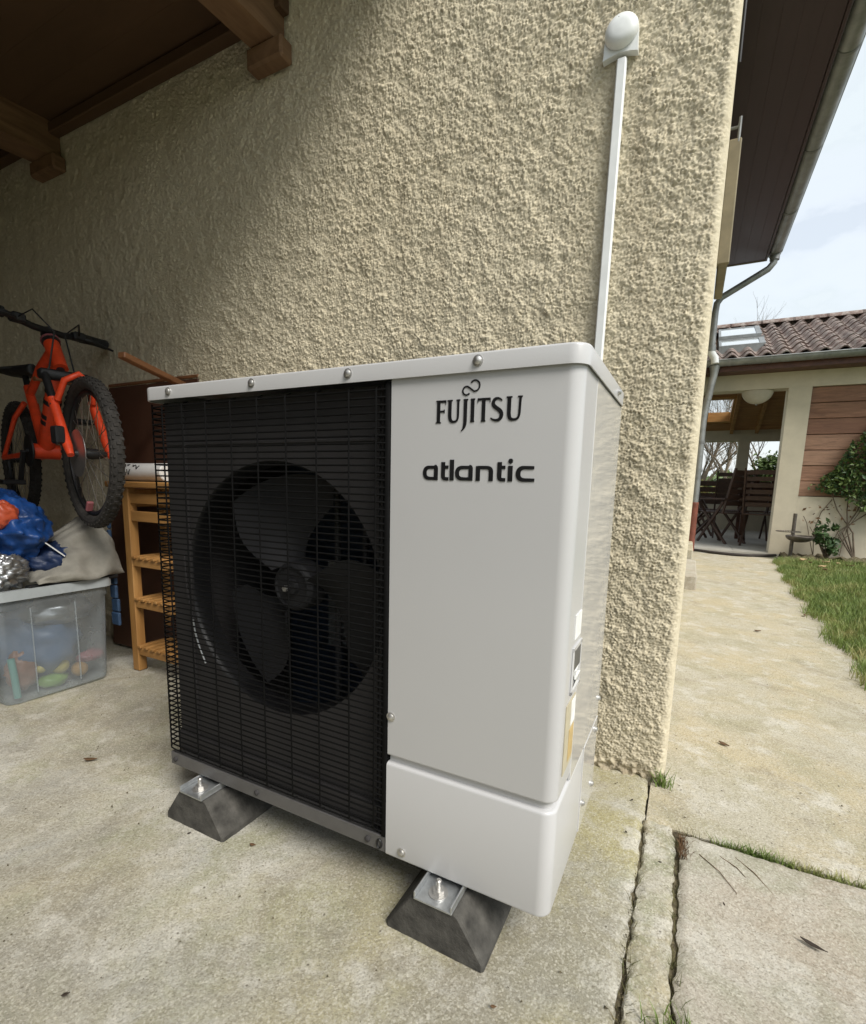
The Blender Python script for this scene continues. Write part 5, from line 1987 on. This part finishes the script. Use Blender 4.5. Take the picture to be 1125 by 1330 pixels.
def build_plants():
    bare_tree((2.2, 15.5, -.05), 6.2, 'tall leafless tree rising above the patio roof', 21, .5, 6, r0=.10)
    bare_tree((1.25, 16.5, -.05), 5.2, 'leafless tree seen through the left rear opening of the patio', 8, .6, 5, r0=.10)
    bare_tree((3.1, 14.6, -.05), 3.6, 'low leafless tree seen through the right rear opening of the patio', 5, .7, 5, r0=.07)
    for (x, y, h, rx, m, n, lb, sd) in ((1.6, 13.6, .75, .7, 'leaf_yellow', 2600, 'yellow-green bush behind the left rear opening', 31),
                                        (2.9, 13.2, 1.25, .62, 'leaf_mid', 4200, 'dense green bush behind the right rear opening', 32),
                                        (4.3, 14.0, 1.1, .9, 'leaf_mid', 2600, 'green bush behind the patio at the far right', 33),
                                        (.2, 14.2, 1.3, .9, 'leaf_yellow', 2600, 'pale bush behind the patio next to the house', 34)):
        t = thing('garden_bush', lb, 'bush', (x, y, -.05), 'bushes behind the patio')
        leaves(n, (x, y, h * .75), clumps(rx, rx * .7, h * .62, 26, .22), .05, m, 'foliage', t, sd)
        st = MB()
        for k in range(7):
            a = k * .9
            st.tube([(x, y, -.05), (x + .2 * rx * math.cos(a), y + .2 * rx * math.sin(a), h * .4), (x + .6 * rx * math.cos(a), y + .5 * rx * math.sin(a), h)], [.02, .014, .006], 5)
        st.build('stems', 'bark', t)
    hd = MB()
    # far hedge line that closes the garden
    r = np.random.default_rng(44)

    def hf(rr, N):
        x = rr.uniform(-8, 16, N)
        return np.stack([x, rr.normal(0, .7, N), np.abs(rr.random(N)) * (1.2 + .5 * np.sin(x * 1.1) + .3 * np.sin(x * 2.7 + 1))], -1)
    o = leaves(16000, (0, 24, 0), hf, .13, 'leaf_mid', 'far_hedge', None, 45)
    tag(o, 'distant mass of green hedge beyond the garden', 'hedge', kind='stuff')
    # shrub by the fire bowl
    t = thing('leafy_shrub', 'dark green leafy shrub against the cream low wall', 'shrub', (2.60, 6.66, .03))
    leaves(620, (2.60, 6.66, .27), clumps(.20, .12, .17, 15, .06), .032, 'leaf_dark', 'foliage', t, 51)
    st = MB()
    for k in range(9):
        a = k * .72
        st.tube([(2.60, 6.66, .02), (2.60 + .08 * math.cos(a), 6.66 + .05 * math.sin(a), .2), (2.60 + .2 * math.cos(a), 6.66 + .1 * math.sin(a), .36 + .05 * math.sin(k * 2))], [.008, .006, .003], 5)
    st.build('stems', 'bark', t)
    # climber on the planks
    t = thing('climbing_plant', 'green climber hanging over the brown plank cladding', 'climber', (2.9, 6.75, .03))

    def cf(rr, N):
        u = rr.random(N) ** .7
        x = 2.50 + .75 * u + .05 * rr.standard_normal(N)
        lim = np.interp(x, [2.4, 2.6, 2.75, 3.0, 3.3], [.92, 1.10, 1.45, 1.75, 1.9])
        lo = np.interp(x, [2.4, 2.7, 3.0, 3.3], [.86, .78, .55, .5])
        z = lo + (lim - lo) * rr.random(N)
        return np.stack([x, 6.86 - .10 * rr.random(N) * (.3 + u), z], -1)
    leaves(2200, (0, 0, 0), cf, .026, 'leaf_dark', 'foliage', t, 53)
    leaves(900, (0, -.02, 0), cf, .026, 'leaf_mid', 'young_leaves', t, 54)
    st = MB()
    for k, (x, z) in enumerate(((2.56, .92), (2.75, 1.3), (2.95, 1.6), (3.2, 1.7))):
        st.tube([(2.9, 6.80, .03), (2.86 - .05 * k, 6.84, .35), ((2.8 + x) / 2, 6.85, .62), (x, 6.84, z)], [.012, .009, .007, .004], 5)
    st.build('stems', 'bark', t)
    # thorny rose shoots against the low wall
    t = thing('rose_shoots', 'thin nearly leafless shoots climbing the cream wall', 'shoots', (2.5, 6.78, .03))
    st = MB()
    st.tube([(2.50, 6.80, .03), (2.48, 6.84, .35), (2.53, 6.86, .58), (2.62, 6.86, .74)], .005, 5)
    st.tube([(2.50, 6.80, .03), (2.40, 6.85, .45), (2.36, 6.86, .53)], .004, 5)
    st.tube([(2.75, 6.80, .03), (2.80, 6.85, .4), (2.90, 6.86, .6)], .004, 5)
    st.build('stems', 'bark', t)

    def rf(rr, N):
        u = rr.random(N)
        return np.stack([2.32 + .55 * u, 6.85 - .02 * rr.random(N), .45 + .25 * rr.random(N)], -1)
    leaves(34, (0, 0, 0), rf, .022, 'leaf_dead', 'leaves', t, 57)


build_plants()


# ================================================================== SMALL THINGS ON THE GROUND
def leaf(x, y, z, L, w, rot, mat, label, curl=.35, tilt=0):
    L, w = L * .72, w * .72
    m = MB()
    n = 9
    vs, fs = [], []
    for i in range(n):
        q = i / (n - 1)
        u = (q - .5) * L
        ww = w * math.sin(PI * min(.98, max(.03, q)) ** .8) * .5
        zz = .003 + curl * L * (q - .5) ** 2
        for s in (-1, 0, 1):
            vs.append((u, s * ww, zz + (abs(s) * curl * w * .5)))
    for i in range(n - 1):
        for k in range(2):
            fs.append((i * 3 + k, i * 3 + k + 1, i * 3 + 3 + k + 1, i * 3 + 3 + k))
    m.add(vs, fs)
    o = m.build('fallen_leaf', mat, None, 180)
    md = o.modifiers.new('thick', 'SOLIDIFY')
    md.thickness = .0012
    o.location = (x, y, z)
    o.rotation_euler = (tilt, 0, rot)
    tag(o, label, 'leaf', 'dead leaves on the concrete')
    return o


def build_litter():
    leaf(.302, -.385, .001, .016, .008, 1.0, 'leaf_black', 'small dark leaf on the floor at the bottom left corner')
    leaf(-.345, .0, .001, .05, .018, .6, 'leaf_dead', 'long brown leaf on the floor left of the heat pump')
    leaf(1.247, 1.005, .001, .045, .022, -.5, 'leaf_dead', 'brown leaf alone on the middle of the path')
    leaf(.304, -.02, .001, .02, .01, .3, 'leaf_dead', 'little brown leaf in front of the foot under the grille')
    leaf(.153, -.062, .001, .012, .006, 1.3, 'leaf_black', 'tiny dark leaf left of the foot under the grille')
    leaf(.885, -.09, .001, .014, .007, .4, 'leaf_dead', 'small leaf below the rounded corner of the unit')
    leaf(1.345, .275, .002, .055, .012, -.35, 'leaf_black', 'long dark leaf lying on the paving pad', .2)
    leaf(1.21, .30, .002, .012, .005, 1.9, 'leaf_black', 'tiny dark scrap in the middle of the paving pad')
    leaf(1.095, .36, .001, .012, .006, .3, 'leaf_black', 'tiny dark scrap on the kerb strip')
    leaf(1.02, .56, .001, .012, .007, .9, 'leaf_black', 'tiny dark scrap at the foot of the roughcast wall')
    leaf(1.02, .425, .001, .011, .006, 2.2, 'leaf_black', 'tiny dark scrap beside the joint of the garage floor')
    leaf(1.50, 2.6, .001, .05, .03, .4, 'leaf_dead', 'brown leaf far down the path')
    leaf(1.82, 3.2, .004, .06, .03, 1.4, 'leaf_dead', 'brown leaf where the path meets the lawn')
    rr = random.Random(12)
    for i in range(12):
        x, y = rr.uniform(2.25, 3.1), rr.uniform(5.1, 6.3)
        o = leaf(x, y, .05, rr.uniform(.07, .12), rr.uniform(.05, .07), rr.uniform(0, 6), 'leaf_dry_pale' if i % 3 else 'leaf_dead', 'pale dry leaf lying on the lawn near the patio', .5, rr.uniform(-.3, .3))
        o['group'] = 'dry leaves on the lawn'
        o['label'] = 'pale dry leaf lying on the lawn near the patio' if i % 3 else 'brown dry leaf lying on the lawn near the patio'
    # thin twigs on the pad
    for i, (a, b, lb) in enumerate((((1.17, .43, .003), (1.235, .345, .003), 'thin dry stalk on the pad beside its corner'),
                                    ((1.21, .445, .003), (1.262, .39, .003), 'short dry stalk on the pad near the mossy joint'),
                                    ((1.235, .462, .003), (1.30, .375, .003), 'longest dry stalk on the pad near the mossy joint'))):
        a, b = Vector(a), Vector(b)
        o = MB().tube([a, (a + b) / 2 + Vector((.004, .004, .002)), b], [.0008, .0009, .0005], 5).build('dry_stalk', 'leaf_dead')
        tag(o, lb, 'stalk', 'dry stalks on the pad')
    # grit
    r = np.random.default_rng(77)
    N = 2600
    x = r.uniform(-.9, 1.04, N)
    y = r.uniform(-.62, .66, N)
    s = .0007 + .0016 * r.random(N) ** 3
    P = np.stack([x, y, .0015 + s * .3], -1)
    j = np.arange(0, 400)
    P[j, 0] = 1.056 + .004 * r.standard_normal(400)
    P[j, 1] = r.uniform(-.4, .5, 400)
    k = np.arange(400, 1300)
    P[k, 0] = r.uniform(1.1, 1.85, 900)
    P[k, 1] = .55 + 2.6 * r.random(900) ** 1.5
    O = np.array([[1, 0, 0], [-.5, .87, 0], [-.5, -.87, 0], [0, 0, .9]])
    V = (P[:, None, :] + O[None] * s[:, None, None] * (1 + .5 * r.standard_normal((N, 4, 1)))).reshape(-1, 3)
    i = np.arange(N)[:, None] * 4
    Fc = np.concatenate([i + np.array(q) for q in ((0, 1, 3), (1, 2, 3), (2, 0, 3))], 0)
    half = len(V) // 2
    o = soup('grit', V, Fc, 'soil')
    tag(o, 'fine dark grit scattered over the concrete', 'grit', kind='stuff')


build_litter()
